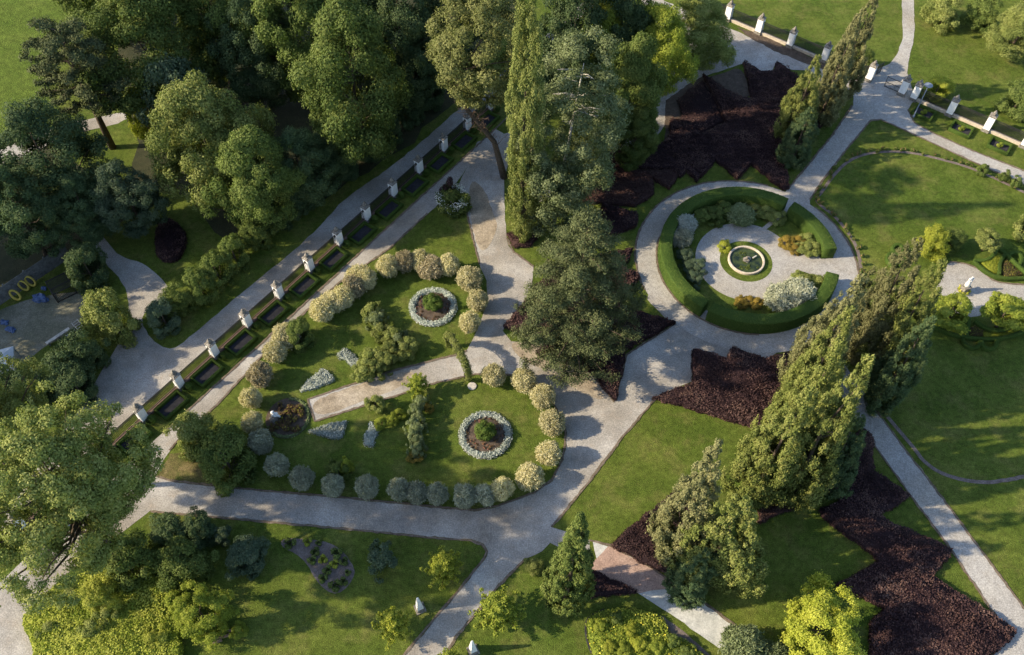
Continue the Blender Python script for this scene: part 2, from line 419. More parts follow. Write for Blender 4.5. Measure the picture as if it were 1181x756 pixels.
# path far left behind the pine
flat('path', rough(chaikin(G2([(-60, 215), (60, 158), (100, 150), (140, 140), (140, 152), (100, 163), (70, 170), (-60, 240)]), 1), .08), Z*2, 'gravel')
# gravel lane and forecourt outside the fence
lane = t('D', (-150, 1250), (150, 900), (260, 720), (310, 650), (350, 560), (400, 480), (440, 400), (436, 330), (420, 260), (345, 190), (300, 110), (330, 90), (365, 130), (400, 170), (480, 190), (540, 235), (577, 280), (560, 305), (500, 345), (478, 390), (515, 450), (570, 483), (610, 473), (680, 410), (780, 320), (900, 215), (1000, 130), (1110, 20))
lane += [(390, 237), (457.7, 188), (525.5, 125), (600, 60), (680, -15), (740, -70)]
lane = chaikin(G2(lane), 1, False) + [fa(22, -1.2), fa(-9, -1.2)]
flat('gravel_lane', rough(lane, .07, .6), Z*2, 'gravel')
# inner path along the fence
ip = [fa(-7, 2.35), fa(-3, 2.35), fa(0, 2.35), fa(10.6, 2.35), fa(12.6, 2.35)] + G2([(566, 150), (585, 160)])
ip += G2([(540, 185), (512, 229), (489.5, 250), (447.6, 291), (390, 333), (338, 380), (290, 435), (250, 480), (212, 515), (199, 532), (190, 546), (184, 561), (179, 600), (130, 640), (78, 680), (60, 705), (42, 735), (42, 748), (58, 790), (40, 850), (-120, 850)])
flat('gravel_path', rough(ip, .06, .6), Z*3, 'gravel')
edge_lines.append([fa(0, 2.4), fa(12.4, 2.4)])
edge_lines.append(G2([(199, 530), (212, 514), (250, 479), (290, 434), (338, 379), (390, 332), (447.6, 290), (489.5, 249)]))
# the wide middle path, junction, path to the lower left, diagonal to the lower edge
cp = [(545, 165), (590, 150), (585, 175), (577, 205), (579, 250)] + t('E', (566, 75), (572, 100), (592, 122), (660, 168), (655, 230), (640, 270), (600, 340), (560, 390), (590, 425), (700, 430), (690, 470), (860, 520), (945, 622), (985, 460), (1150, 350), (1110, 330), (1050, 270))
cp += [(757, 300), (800, 345)]
cp += [(901, 396), (883, 408), (846, 398), (837, 409), (803, 401), (799, 435), (781, 443), (757, 457), (722, 500), (681, 558), (642, 607), (686, 621), (688, 640), (690, 656), (672, 642), (641, 625), (632, 635), (613.5, 644), (600, 657.5), (580, 679.5), (559, 707), (535, 737), (505, 790), (440, 815), (478, 756), (542, 676), (564, 647), (568, 637), (563, 629), (549, 624), (491.6, 621), (400, 614.5), (179.5, 600), (150, 592), (150, 565), (184, 561), (203, 566), (281, 573), (400, 580), (522, 589), (553, 591), (580, 585), (620, 569), (641, 554), (652.5, 530), (656, 500), (652, 487), (640, 463), (624, 446), (593, 433), (549, 433), (532, 436), (502, 445), (390, 484), (366, 492), (357, 467), (390, 455), (450, 433), (524, 412), (539, 406), (549, 385), (562, 350), (560, 325), (551, 306), (535.6, 250), (525, 215)]
flat('gravel_path', rough(G2(cp), .05, .6), Z*4, 'gravel')
edge_lines += [G2([(530, 228), (535.6, 250), (551, 306)]), G2(t('E', (566, 75), (592, 122), (660, 168))), G2(t('E', (860, 520), (945, 622), (985, 460), (1150, 350))),
               G2([(757, 457), (722, 500), (681, 558), (642, 607)]), G2([(686, 621), (712, 627), (752, 647), (790, 671), (825, 693), (866, 722), (930, 765)]),
               G2([(179.5, 601), (400, 615), (491.6, 622), (549, 625), (563, 629), (568, 637), (564, 647), (542, 676), (478, 756), (440, 815)]),
               G2([(505, 790), (535, 737), (559, 707), (580, 679.5), (600, 657.5), (613.5, 644)]), G2([(184, 560), (203, 565), (281, 572), (400, 579), (522, 588), (553, 590), (580, 584), (620, 568), (641, 553), (652.5, 529), (656, 500), (652, 487), (640, 463), (624, 446), (593, 433), (549, 433)]),
               G2([(549, 433), (502, 445), (390, 484), (366, 492), (357, 467), (390, 455), (450, 433), (524, 412), (539, 406)])]
# worn brown patch at the top of the middle path and by the pine
flat('bare_earth_patch', rough(chaikin(G2([(537, 206), (556, 220), (566, 250), (572, 262), (560, 290), (549, 290), (538, 250)])), .1, .4), Z*6, 'old_gravel')
flat('bare_earth_patch', rough(chaikin(G2([(585, 392), (640, 398), (680, 428), (705, 462), (672, 452), (640, 430), (600, 415)])), .12, .4), Z*6, 'old_gravel')
flat('bare_earth_patch', rough(chaikin(G2([(360, 468), (420, 447), (480, 428), (478, 445), (420, 468), (368, 489)])), .1, .4), Z*6, 'old_gravel')
flat('bare_earth_patch', rough(G2([(200, 534), (225, 530), (285, 571), (203, 564), (186, 560)]), .15, .5), Z*6, 'rough_grass')
# red strip and the path to the lower right
flat('gravel_path', rough(G2([(690, 622), (712, 629), (752, 647), (790, 671), (825, 693), (866, 722), (930, 770), (980, 810), (930, 830), (860, 757), (832, 737), (781, 703), (742, 679.5), (700, 662)]), .05, .6), Z*5, 'cement')
flat('red_gravel', rough(G2([(687, 650), (708, 627), (752, 647.5), (790, 671), (745, 681), (690, 657)]), .04, .6), Z*6, 'red_gravel')
# ring path round the fountain garden and the path to the gate
FC = Vector((23.4, 57.4))
def arc(r, a0, a1, n=48, c=FC): return [c+Vector((math.cos(R(a0+(a1-a0)*i/n)), math.sin(R(a0+(a1-a0)*i/n))))*r for i in range(n+1)]
ring = arc(11.05, 0, 360, 96)[:-1]
me_ring = []
def annulus(name, r0, r1, z, mat):
    a = arc(r0, 0, 360, 96)[:-1]; b = arc(r1, 0, 360, 96)[:-1]; n = 96
    vs = [(p.x, p.y, z) for p in a+b]; fs = [(i, n+i, n+(i+1) % n, (i+1) % n) for i in range(n)]
    me = bpy.data.meshes.new(name); me.from_pydata(vs, [], fs); me.materials.append(MATS[mat]); me.flip_normals() if me.polygons[0].normal.z < 0 else None
    o = link(name, me); o['kind'] = 'structure'; return o
annulus('ring_path', 8.9, 11.05, Z*6, 'ring_gravel')
flat('fountain_court', arc(5.05, 0, 360, 72)[:-1], Z*6, 'ring_gravel')
flat('fountain_court', [FC+Vector((4.7, -.9)).copy(), FC+Vector((9.3, -2.9)), FC+Vector((9.3, .35)), FC+Vector((4.6, 2.3))], Z*7, 'ring_gravel')
flat('fountain_court', [FC+Vector((math.cos(R(a)), math.sin(R(a))))*r for r, a in ((5.0, 58), (9.1, 50.5), (9.1, 54.5), (5.0, 63))], Z*5, 'ring_gravel')
def fan(*a): return G2(a)
ne = G2(t('C', (340, 655), (360, 625), (420, 545), (510, 435), (580, 330), (575, 260), (590, 235), (640, 215), (700, 185), (725, 150), (742, 95), (738, 40), (735, -40), (775, -40), (782, 60), (778, 110), (765, 170), (760, 215), (790, 300), (765, 340), (790, 385), (860, 420), (980, 470), (1181, 543), (1400, 625), (1400, 700), (1181, 590), (1000, 515), (780, 420), (720, 395), (675, 376), (640, 380), (600, 430), (560, 480), (480, 590), (440, 655), (440, 690), (400, 690)))
flat('gravel_path', rough(ne, .05, .6), Z*7, 'ring_gravel')
edge_lines += [G2(t('C', (365, 620), (510, 435), (575, 330))), G2(t('C', (440, 655), (480, 590), (560, 480), (640, 380), (675, 376), (780, 420), (1000, 515), (1181, 590))), G2(t('C', (765, 340), (790, 385), (860, 420), (980, 470), (1181, 543)))]
edge_lines += [arc(8.95, 160, 270, 40), arc(11.1, 70, 200, 60), arc(11.1, -8, 42, 30)]
# path behind the dark star beds along the north fence, running down to the middle path
npth = [fb(-3, 1.5), fb(1.0, 1.4), fb(2.2, 1.6), fb(4.3, .6)] + G2(t('C', (600, 260), (540, 300), (410, 215), (370, 215), (312, 195), (300, 225), (250, 225), (200, 198), (150, 215), (65, 245), (20, 300), (-30, 370), (-100, 470), (-150, 560))) + G2([(705, 205), (668, 216), (640, 222), (605, 240), (600, 225), (640, 205), (672, 192), (700, 165), (716, 130), (735, 95), (770, 60)])
flat('gravel_path', rough(npth, .08, .6), Z*8, 'gravel')
flat('bare_earth_patch', rough(chaikin(G2(t('C', (65, 250), (130, 235), (195, 205), (235, 300), (225, 310), (150, 330), (130, 360)))), .1, .5), Z*9, 'soil')
flat('bare_earth_patch', rough(chaikin([fb(0.2, .25), fb(3.6, .25), fb(3.6, 1.4), fb(2.2, 2.0), fb(.9, 1.6)], 1), .15, .5), Z*9, 'soil')
# diagonal path to the lower right
dp = [(925, 380), (1010, 500), (1052, 556), (1101, 618), (1157, 697), (1173, 716), (1167, 727), (1140, 762), (1100, 800), (1300, 850), (1300, 825), (1181, 676), (1099, 571), (1042, 500), (955, 385), (940, 365)]
flat('gravel_path', rough(G2(dp), .05, .6), Z*9, 'ring_gravel')
edge_lines += [G2([(1300, 825), (1181, 676), (1099, 571), (1042, 500), (1003, 450)]), G2([(1005, 494), (1052, 556), (1101, 618), (1157, 697)])]
# court of the second statue
ct = zt(1010, 230, 4.444, (345, 285), (370, 265), (400, 263), (470, 275), (530, 300), (580, 345), (620, 362), (760, 372), (900, 380), (900, 470), (760, 465), (640, 455), (600, 480), (590, 515), (500, 545), (440, 540), (330, 480), (290, 460), (310, 380))
flat('gravel_court', rough(chaikin(G2(ct), 1), .04, .5), Z*6, 'ring_gravel')
edge_lines.append(chaikin(G2(ct)[1:9], 1, False))
# bare line round the mown lawns
c1 = zt(930, 120, 4.2, (262, 790), (240, 660), (190, 580), (120, 500), (60, 460), (25, 425), (60, 385), (100, 320), (170, 240), (260, 197), (380, 182), (500, 187), (640, 217), (760, 247), (900, 302), (1054, 372), (1200, 440))
c1g = chaikin(G2(c1), 2, False)
mb = MB(); strip_mb(mb, rough(c1g, .05, .4, False), .34, .02, 0); o = mb.build('soil_line', 'mulch'); o['kind'] = 'structure'
c2 = t('F', (690, 610), (760, 690), (820, 756)) + t('I', (850, 60), (920, 105), (1050, 130), (1181, 108), (1300, 70))
c2g = chaikin(G2(c2), 2, False)
mb = MB(); strip_mb(mb, rough(c2g, .05, .4, False), .34, .02, 0); o = mb.build('soil_line', 'mulch'); o['kind'] = 'structure'
# play yard
yard = zt(0, 290, 4.727, (-150, 700), (-150, 470), (0, 390), (150, 330), (300, 300), (470, 270), (470, 430), (390, 500), (230, 600), (130, 690), (60, 740))
flat('play_yard_ground', rough(chaikin(G2(yard), 1), .1, .6), Z*3, 'sand')
mb = MB()
for e in edge_lines: strip_mb(mb, rough(e, .02, .6, False), .11, .055, 0)
o = mb.build('path_edging', 'edging'); o['kind'] = 'structure'
def fringe(pts):
    q = rough(pts, .03, .35, False); m = len(q); vs = []; fs = []
    for i, p in enumerate(q):
        a = q[max(0, i-1)]; b = q[min(m-1, i+1)]; d = (b-a).normalized(); n = Vector((-d.y, d.x))
        l, r_ = random.uniform(.05, .15), random.uniform(.05, .15)
        vs += [(p.x+n.x*l, p.y+n.y*l, .044), (p.x-n.x*r_, p.y-n.y*r_, .044)]
    for i in range(m-1): fs.append((2*i, 2*i+1, 2*i+3, 2*i+2))
    return vs, fs
mb = MB()
for e in edge_lines: mb.add(*fringe(e))
o = mb.build('soil_fringe', 'fringe'); o['kind'] = 'structure'

# ================================================================== PILLARS AND FENCES
def pillar_proto():
    o = empty('gate_pillar', (0, 0, 0), 'x', 'pillar')
    mb = MB(); mb.box((0, 0, .13), (.72, .72, .26)); mb.box((0, 0, .315), (.67, .67, .11)); mb.build('plinth', 'weathered_stone', o)
    mb = MB(); mb.box((0, 0, 1.15), (.62, .62, 1.56), taper=.97)
    for s in (-1, 1):
        mb.box((s*.306, 0, 1.15), (.016, .40, 1.2)); mb.box((0, s*.306, 1.15), (.40, .016, 1.2))
    mb.build('shaft', 'white_plaster', o)
    mb = MB(); mb.box((0, 0, 1.955), (.64, .64, .05)); mb.box((0, 0, 2.02), (.70, .70, .08)); mb.box((0, 0, 2.1), (.62, .62, .08), taper=.7); mb.build('cap', 'weathered_stone', o)
    mb = MB(); mb.lathe((0, 0, 2.14), [(.15, 0), (.17, .05), (.09, .1), (.13, .18), (.18, .27), (.15, .36), (.07, .42), (.09, .47), (.05, .56), (.01, .6)], 14)
    for k in range(5):
        a = k*1.26; mb.blob((.12*math.cos(a), .12*math.sin(a), 2.31), (.08, .08, .11), 8, 5)
    mb.build('finial', 'weathered_stone', o, smooth=True)
    mb = MB(); mb.box((0, 0, 0), (.03, .22, .26)); m = mb.build('plaque', 'iron', o, (-.32, 0, 1.62))
    return o
rzA = math.atan2(AD.y, AD.x); rzB = math.atan2(BD.y, BD.x)
pp = pillar_proto()
first = True
def put_pillar(p, rz, label, group, s=1.0):
    global first
    o = pp if first else copy_tree(pp); first = False
    o.location = (p.x, p.y, 0); o.rotation_euler.z = rz; o.scale = (s*1.12, s*1.12, s); tag(o, label, 'pillar', group)
ka = list(range(-4, 13))
for k in range(-3, 13):
    if k < 0: lab = 'white pillar with stone cap half under the big lower left tree, %s one beyond the last open pillar' % ORD[-k-1]
    else: lab = 'white pillar with grey stone finial, %s in view from the lower left along the diagonal fence' % ORD[k]
    put_pillar(fa(k), rzA, lab, 'pillars of the diagonal lane fence')
for u, lab in ((-1, 'white fence pillar hidden among the tree crowns at the top of the picture'), (0, 'white fence pillar cut off by the top edge beside the leafy trees'), (1, 'white fence pillar behind the grey path, second from the treetops'), (2, 'white fence pillar between the dark star bed and the tall olive conifers'), (3.05, 'white fence pillar mostly hidden behind the olive conifers'),
               (4.394, 'sunlit gate pillar with stone urn on the left side of the iron gate'), (5.35, 'sunlit gate pillar that carries the iron gate leaf'), (5.69, 'sunlit pillar beside the yellow green climber next to the gate'), (6.69, 'white fence pillar first right of the street lamp'), (7.69, 'white fence pillar by the dark round bush right of the gate'), (8.69, 'white fence pillar at the right edge of the picture'), (9.69, 'white fence pillar just beyond the right edge of the picture')):
    put_pillar(fb(u), rzB, lab, 'pillars of the north fence', 1.06)
def fence(name, f, bays, pl_mat, label, hgt=1.7):
    a = f(bays[0][0]); root = empty(name, (a.x, a.y, 0), label, 'fence'); L = Vector((a.x, a.y, 0))
    for b0, b1 in bays:
        p, q = f(b0), f(b1); d = (q-p); n = d.normalized(); p = p+n*.33; q = q-n*.33
        P = Vector((p.x, p.y, 0))-L; Q = Vector((q.x, q.y, 0))-L
        mb = MB(); mb.beam(P+Vector((0, 0, .15)), Q+Vector((0, 0, .15)), .34, .3); mb.beam(P+Vector((0, 0, .325)), Q+Vector((0, 0, .325)), .42, .05); mb.build('plinth', pl_mat, root)
        mb = MB()
        for z, w in ((.5, .05), (hgt-.2, .05), (hgt, .07)): mb.beam(P+Vector((0, 0, z)), Q+Vector((0, 0, z)), w, .04)
        m = int((Q-P).length/.115)
        for i in range(m+1):
            c = P.lerp(Q, i/m); mb.beam(c+Vector((0, 0, .35)), c+Vector((0, 0, hgt+.1)), .038, .038)
        mb.build('railing', 'iron', root)
fence('iron_fence', fa, [(k, k+1) for k in range(-3, 12)], 'brick_plinth', 'dark iron railing on a brown plinth between the white pillars of the diagonal lane')
fence('iron_fence', fb, [(-1, 0), (0, 1), (1, 2), (2, 3.05), (3.05, 4.394)], 'light_plinth', 'low railed fence left of the gate running behind the olive conifers')
fence('iron_fence', fb, [(5.69, 6.69), (6.69, 7.69), (7.69, 8.69), (8.69, 9.69)], 'light_plinth', 'railed fence with pale plinth right of the gate')
# gate leaf
def gate_leaf(u0, u1, ang, label):
    p = fb(u0); q = fb(u1); L = (q-p).length-.4; o = empty('iron_gate', (p.x, p.y, 0), label, 'gate', None, rzB+math.pi*(1 if u1 < u0 else 0)+ang)
    mb = MB(); s = .36
    for z in (.12, .75, 1.45): mb.beam((s, 0, z), (s+L, 0, z), .05, .05)
    for x in (s, s+L): mb.beam((x, 0, .08), (x, 0, 1.6), .06, .06)
    mb.build('gate_frame', 'iron', o)
    mb = MB(); n = int(L/.14)
    for i in range(1, n): mb.beam((s+L*i/n, 0, .12), (s+L*i/n, 0, 1.55 if i % 2 else 1.45), .022, .022)
    for i in range(3): mb.tube([(s+L*(i+.5)/3+.26*math.cos(w), 0, .43+.26*math.sin(w)) for w in [k*.52 for k in range(13)]], .014, 5)
    mb.build('bars', 'iron', o)
gate_leaf(5.35, 4.84, 0, 'closed iron gate leaf hanging on the middle gate pillar')
gate_leaf(4.394, 4.9, R(75), 'open iron gate leaf swung back at the left gate pillar')
# street lamp
def lamp():
    p = Vector((45.46, 78.93)); o = empty('street_lamp', (p.x, p.y, 0), 'tall grey post lamp with a flat round head beside the gate', 'street lamp')
    MB_ = MB(); MB_.lathe((0, 0, 0), [(.14, 0), (.14, .25), (.07, .32), (.06, 1.5), (.045, 4.4)], 12); MB_.build('pole', 'grey_metal', o, smooth=True)
    m2 = MB(); m2.lathe((0, 0, 4.35), [(.05, 0), (.12, .06), (.12, .16), (.44, .2), (.46, .25), (.4, .3), (.1, .36), (.02, .37)], 24); m2.build('lamp_head', 'grey_metal', o, smooth=True)
lamp()

# ================================================================== CLIPPED HEDGES
def leaf_points(tris, dens):
    T = np.array(tris, dtype=float); a, b, c = T[:, 0], T[:, 1], T[:, 2]; cr = np.cross(b-a, c-a); ar = np.linalg.norm(cr, axis=1)/2
    n = int(ar.sum()*dens); k = rng.choice(len(T), n, p=ar/ar.sum()); u = rng.random(n); v = rng.random(n); f = u+v > 1; u[f] = 1-u[f]; v[f] = 1-v[f]
    return a[k]+(b[k]-a[k])*u[:, None]+(c[k]-a[k])*v[:, None], unit(cr)[k]
def leafy(name, vs, fs, dens, leaf, mats, jit=.5, parent=None, loc=None, amp=.03, fl=0, clump=.35, hmod=0):
    tris = []
    for f in fs:
        for i in range(1, len(f)-1): tris.append((vs[f[0]], vs[f[i]], vs[f[i+1]]))
    P, n_ = leaf_points(tris, dens)
    nz = bump3(P, 2.2, 1)*.6+bump3(P, 6.5, 2)*.4
    P = P+n_*(rng.uniform(-amp*.4, amp, len(P))[:, None]+hmod*(nz-.35)[:, None]*np.clip(n_[:, 2:], .2, 1))
    tint = .5+clump*(bump3(P, .9, 3)-.5)*2+rng.uniform(-.35, .35, len(P))
    mi = None
    if fl and fl < 0: mi = (bump3(P, 1.1, 5)+rng.normal(size=len(P))*.12 > 1+fl)*1.0
    elif fl: mi = (rng.random(len(P)) < fl)*1.0
    me = quads(P, n_+rng.normal(size=P.shape)*jit, leaf, .7, tint, (vs, fs), mats, mi, None, name)
    return link(name, me, parent, loc)
def sweep_hedge(pts, w, h, closed=False, z=0, round_=.06):
    m = len(pts); vs = []; fs = []; k = 6
    for i, p in enumerate(pts):
        a = pts[(i-1) % m] if closed or i else p; b = pts[(i+1) % m] if closed or i < m-1 else p
        d = (b-a).normalized(); n = Vector((-d.y, d.x))
        for s, zz in ((w/2, 0), (w/2*.98, h-round_), (w/2-round_, h), (-w/2+round_, h), (-w/2*.98, h-round_), (-w/2, 0)):
            vs.append((p.x+n.x*s, p.y+n.y*s, z+zz))
    for i in range(m if closed else m-1):
        j = (i+1) % m
        for q in range(k-1): fs.append((i*k+q, j*k+q, j*k+q+1, i*k+q+1))
    if not closed: fs += [tuple(range(k)), tuple(reversed([(m-1)*k+q for q in range(k)]))]
    # outward faces
    return vs, [tuple(reversed(f)) for f in fs]
def hedge(name, pts, w, h, label, cat='hedge', mats=('lf_hedge',), dens=260, leaf=.085, group=None, closed=False, amp=.03, fl=0):
    c = sum(pts, Vector((0, 0)))/len(pts); q = [p-c for p in pts]
    vs, fs = sweep_hedge(q, w, h, closed)
    o = leafy(name, vs, fs, dens, leaf, mats, loc=(c.x, c.y, 0), amp=amp, fl=fl)
    return tag(o, label, cat, group)
hw = 1.25; hr = 8.2
hedge('ring_hedge', arc(hr, 54.8, 232.3, 90), hw, 1.55, 'long dark clipped hedge arc round the upper and left side of the fountain garden')
hedge('ring_hedge', arc(hr, 236, 341.5, 54), hw, 1.55, 'curved clipped hedge along the lower side of the fountain garden')
hedge('ring_hedge', arc(hr, 3.5, 50.2, 26), hw, 1.55, 'short clipped hedge arc between the entrance and the narrow gap of the fountain garden')
# box frames and balls along the fences
def frame_proto(w, l, inner, label_cat, th=.26, h=.38):
    root = empty('box_hedge', (0, 0, 0), 'x', 'box hedge')
    x, y = l/2-th/2, w/2-th/2
    vs, fs = sweep_hedge([Vector((-x, -y)), Vector((x, -y)), Vector((x, y)), Vector((-x, y))], th*1.25, h, True, round_=.04)
    leafy('clipped_hedge', vs, fs, 700, .06, ('lf_box',), parent=root, amp=.025)
    m = MB(); m.box((0, 0, .035), (l-th*2.2, w-th*2.2, .03)); m.build('soil', 'dark_soil', root)
    if inner:
        me = crown_mesh('golden_bush', [(0, 0, .25, .3), (0.03, 0, .5, .2), (.12, .1, .3, .22), (-.1, -.1, .3, .22)], 900, .08, ('lf_lime',)); link('golden_bush', me, root)
    return root
frA = frame_proto(1.75, 2.75, False, '')
for k in range(-3, 12):
    o = frA if k == -3 else copy_tree(frA); p = fa(k+.56, .95); o.location = (p.x, p.y, 0); o.rotation_euler.z = rzA
    tag(o, ('low box rectangle of dark soil %s after the first open pillar of the diagonal fence' % ORD[k]) if k >= 0 else ('low box rectangle under the big lower left tree, %s beyond the open pillars' % ORD[-k-1]), 'box hedge', 'box rectangles along the diagonal fence')
frB = frame_proto(1.95, 2.45, True, '')
for i, u in enumerate((5.95, 6.95+.22, 7.95+.24, 8.95+.24)):
    o = frB if i == 0 else copy_tree(frB); p = fb(u+(.18 if i == 0 else 0), 1.7); o.location = (p.x, p.y, 0); o.rotation_euler.z = rzB
    tag(o, 'low box rectangle with a golden bush in it, %s right of the gate' % ORD[i], 'box hedge', 'box rectangles right of the gate')
bb = crown_mesh('box_ball', [(0, 0, .38, .4), (.05, .05, .42, .38)], 2600, .06, ('lf_box',), inner=.05, shell=(.9, 1.03), spread=.03)
for k in range(-3, 13):
    p = fa(k+.04, .78); o = link('box_ball', bb, None, (p.x, p.y, 0)); s = random.uniform(.9, 1.1); o.scale = (s, s, s)
    tag(o, 'small clipped box ball by the %s' % (('%s open pillar from the lower left' % ORD[k]) if k >= 0 else '%s pillar under the big lower left tree' % ORD[-k-1]), 'box ball', 'box balls along the diagonal fence')

# ================================================================== LOW BEDS
def bed(name, poly, h, label, cat, mats, dens=170, leaf=.14, hmod=.6, group=None, kind=None, inset=.0, fl=0, amp=.11, roughn=.13, clump=.35):
    p = rough(poly, roughn, .5); c = sum(p, Vector((0, 0)))/len(p); p = [q-c for q in p]
    area = sum(p[i].x*p[(i+1) % len(p)].y-p[(i+1) % len(p)].x*p[i].y for i in range(len(p)))
    if area < 0: p = p[::-1]
    m = len(p); vs = [(q.x, q.y, 0.0) for q in p]+[(q.x, q.y, h*.8) for q in p]
    fs = [(i, (i+1) % m, m+(i+1) % m, m+i) for i in range(m)]
    for tr in tessellate_polygon([[Vector((q.x, q.y, 0)) for q in p]]):
        a, b, d = [m+i for i in tr]; A, B_, D_ = p[tr[0]], p[tr[1]], p[tr[2]]
        if (B_-A).cross(D_-A) < 0: b, d = d, b
        fs.append((a, b, d))
    if mats == BB: mats = ('lf_barberry', 'lf_barberry_brown'); fl = -.41
    o = leafy(name, vs, fs, dens, leaf, mats, .55, None, (c.x, c.y, 0), amp, fl, hmod=hmod, clump=clump)
    tag(o, label, cat, group, kind); return o
BB = ('lf_barberry',)
bm = bpy.data.materials  # shorthand unused
b1 = G2(t('C', (66, 246), (140, 305), (230, 345), (236, 310), (201, 200), (262, 232), (306, 228), (312, 197), (350, 220), (430, 280), (500, 400), (470, 430), (370, 480), (358, 560), (362, 620), (345, 624), (290, 590), (238, 541), (190, 592), (150, 565), (115, 532), (68, 590)))
b1 += G2(zt(640, 0, 3.437, (540, 700), (525, 690), (505, 660), (480, 700), (440, 730), (370, 690), (340, 640), (200, 670), (200, 590), (330, 590), (430, 610), (415, 560), (440, 560), (490, 545), (470, 480), (540, 500), (515, 430), (590, 440), (660, 480), (640, 420), (550, 285)))
# keep it a simple outline
b1a = G2(t('C', (64, 244), (140, 300), (236, 330), (201, 198), (262, 232), (306, 228), (312, 197), (350, 220), (430, 280), (480, 400), (400, 470), (352, 540), (366, 622), (345, 626), (236, 541), (190, 594), (115, 532), (65, 592), (30, 560), (-40, 530), (-40, 400), (10, 405), (60, 450), (150, 410), (110, 330)))
flat('bare_earth_patch', rough(G2(t('C', (-60, 330), (20, 270), (66, 244), (130, 330), (150, 420), (60, 460), (-60, 470))), .1, .5), Z*9, 'soil')
bed('sparse_barberry_bed', G2(t('C', (-20, 330), (62, 262), (120, 340), (140, 400), (60, 440), (0, 400))), .3, 'thin low dark planting on bare soil at the upper left of the large star bed', 'shrub bed', BB, dens=60)
bed('barberry_star_bed', b1a, .6, 'large dark purple star shaped shrub bed between the north path and the fountain ring', 'shrub bed', BB)
b1b = G2(zt(640, 0, 3.437, (540, 560), (585, 640), (545, 708), (505, 662), (480, 690), (440, 660), (200, 655), (170, 600), (330, 580), (410, 560), (470, 490)))
bed('barberry_bed', b1b, .6, 'dark purple shrub bed in the shade below the leafy trees, left of the star bed', 'shrub bed', BB)
bed('barberry_bed', G2(zt(640, 0, 3.437, (100, 690), (120, 668), (200, 665), (340, 672), (480, 668), (440, 738), (370, 695), (372, 756), (300, 790), (110, 760))), .55, 'brown sunlit shrub bed below the grey leaved poplar', 'shrub bed', ('lf_barberry_brown',), hmod=.3)
bed('barberry_bed', G2(zt(560, 200, 2.8, (365, 95), (480, 130), (478, 160), (400, 200), (350, 190))), .6, 'small dark shrub bed right behind the top of the round pine', 'shrub bed', BB)
bed('barberry_bed', G2(zt(560, 200, 2.8, (310, 10), (520, 0), (530, 60), (470, 100), (320, 90), (250, 75), (240, 50))), .5, 'dry reddish brown shrub bed above the round pine', 'shrub bed', ('lf_barberry_brown',), hmod=.3)
bed('barberry_bed', G2(zt(560, 200, 2.8, (60, 200), (110, 180), (165, 200), (140, 235), (90, 243))), .35, 'small patch of brown plants at the foot of the tall narrow poplar', 'shrub bed', ('lf_barberry_brown',))
st = G2(zt(560, 200, 2.8, (420, 250), (468, 242), (440, 300), (490, 330), (450, 380), (430, 430), (612, 474), (455, 562), (425, 728), (345, 640), (240, 560), (200, 600), (165, 580), (205, 540), (60, 500), (120, 430), (145, 375), (260, 300), (330, 280)))
bed('barberry_star_bed', st, .6, 'dark purple star shaped shrub bed under the large round pine', 'shrub bed', BB)
b5 = G2(zt(740, 380, 2.906, (40, 222), (178, 172), (172, 58), (290, 88), (302, 48), (410, 85), (528, 50), (560, 120), (600, 200), (560, 300), (440, 330), (380, 312), (280, 285), (180, 255)))
bed('barberry_bed', b5, .6, 'dark purple spiked shrub bed between the ring path and the green lawn slope', 'shrub bed', BB)
b6 = G2([(712, 627), (783, 563), (815, 575), (830, 640), (800, 672), (752, 647)])
bed('barberry_bed', b6, .6, 'dark purple shrub bed left of the lower conifers beside the red strip of path', 'shrub bed', BB)
b7 = G2(t('I', (640, -40), (668, -10), (678, 105), (803, 182), (702, 250), (745, 280), (948, 362), (888, 456), (1110, 592), (1172, 632), (1158, 655), (1070, 735), (1060, 830), (700, 830), (680, 640), (692, 600), (732, 565), (560, 488), (640, 445), (702, 410), (680, 378), (510, 262), (500, 235), (590, 205), (520, 175), (360, 190), (330, 140), (500, 60)))
bed('barberry_bed', b7, .6, 'long zigzag dark purple shrub bed along the lower right path', 'shrub bed', BB)
bed('barberry_bed', G2(t('I', (292, 225), (400, 200), (495, 200), (420, 232), (330, 265), (292, 285))), .35, 'low dry brown shrub strip at the foot of the leaning conifers', 'shrub bed', ('lf_barberry_brown',))
bed('barberry_bed', G2([(690, 657), (742, 680), (715, 683), (690, 688), (676, 680)]), .5, 'small black leafy patch laid in for the shadow just right of the lone lower conifer', 'shrub bed', BB)  # dark planting laid in for the lone conifer's black shadow patch
bed('barberry_bed', chaikin(G2(t('D', (530, 70), (560, 40), (600, 60), (632, 100), (620, 150), (600, 187), (540, 187), (525, 130))), 1), .5, 'dark shrub patch on the shaded grass left of the lane', 'shrub bed', BB)
MOUNDS = []
# yellow green ground cover in the lower left corner
bed('golden_ground_cover', chaikin(G2(t('G', (112, 690), (150, 630), (235, 560), (330, 520), (470, 490), (560, 520), (625, 580), (650, 640), (640, 900), (190, 900), (150, 756))), 1), .9, 'dense yellow green low shrubs filling the lower left corner', 'ground cover', ('lf_cover', 'lf_lime'), dens=210, leaf=.15, hmod=.5, fl=-.45, kind='stuff', clump=.5)
for i in range(9):
    x = random.uniform(60, 215); y = random.uniform(672, 765)
    if x < 60+(735-y)*.9: continue
    q = g(x, y); MOUNDS.append((q.x, q.y, random.choice(['lf_cover', 'lf_cover', 'lf_lime', 'lf_light', 'lf_mid'])))
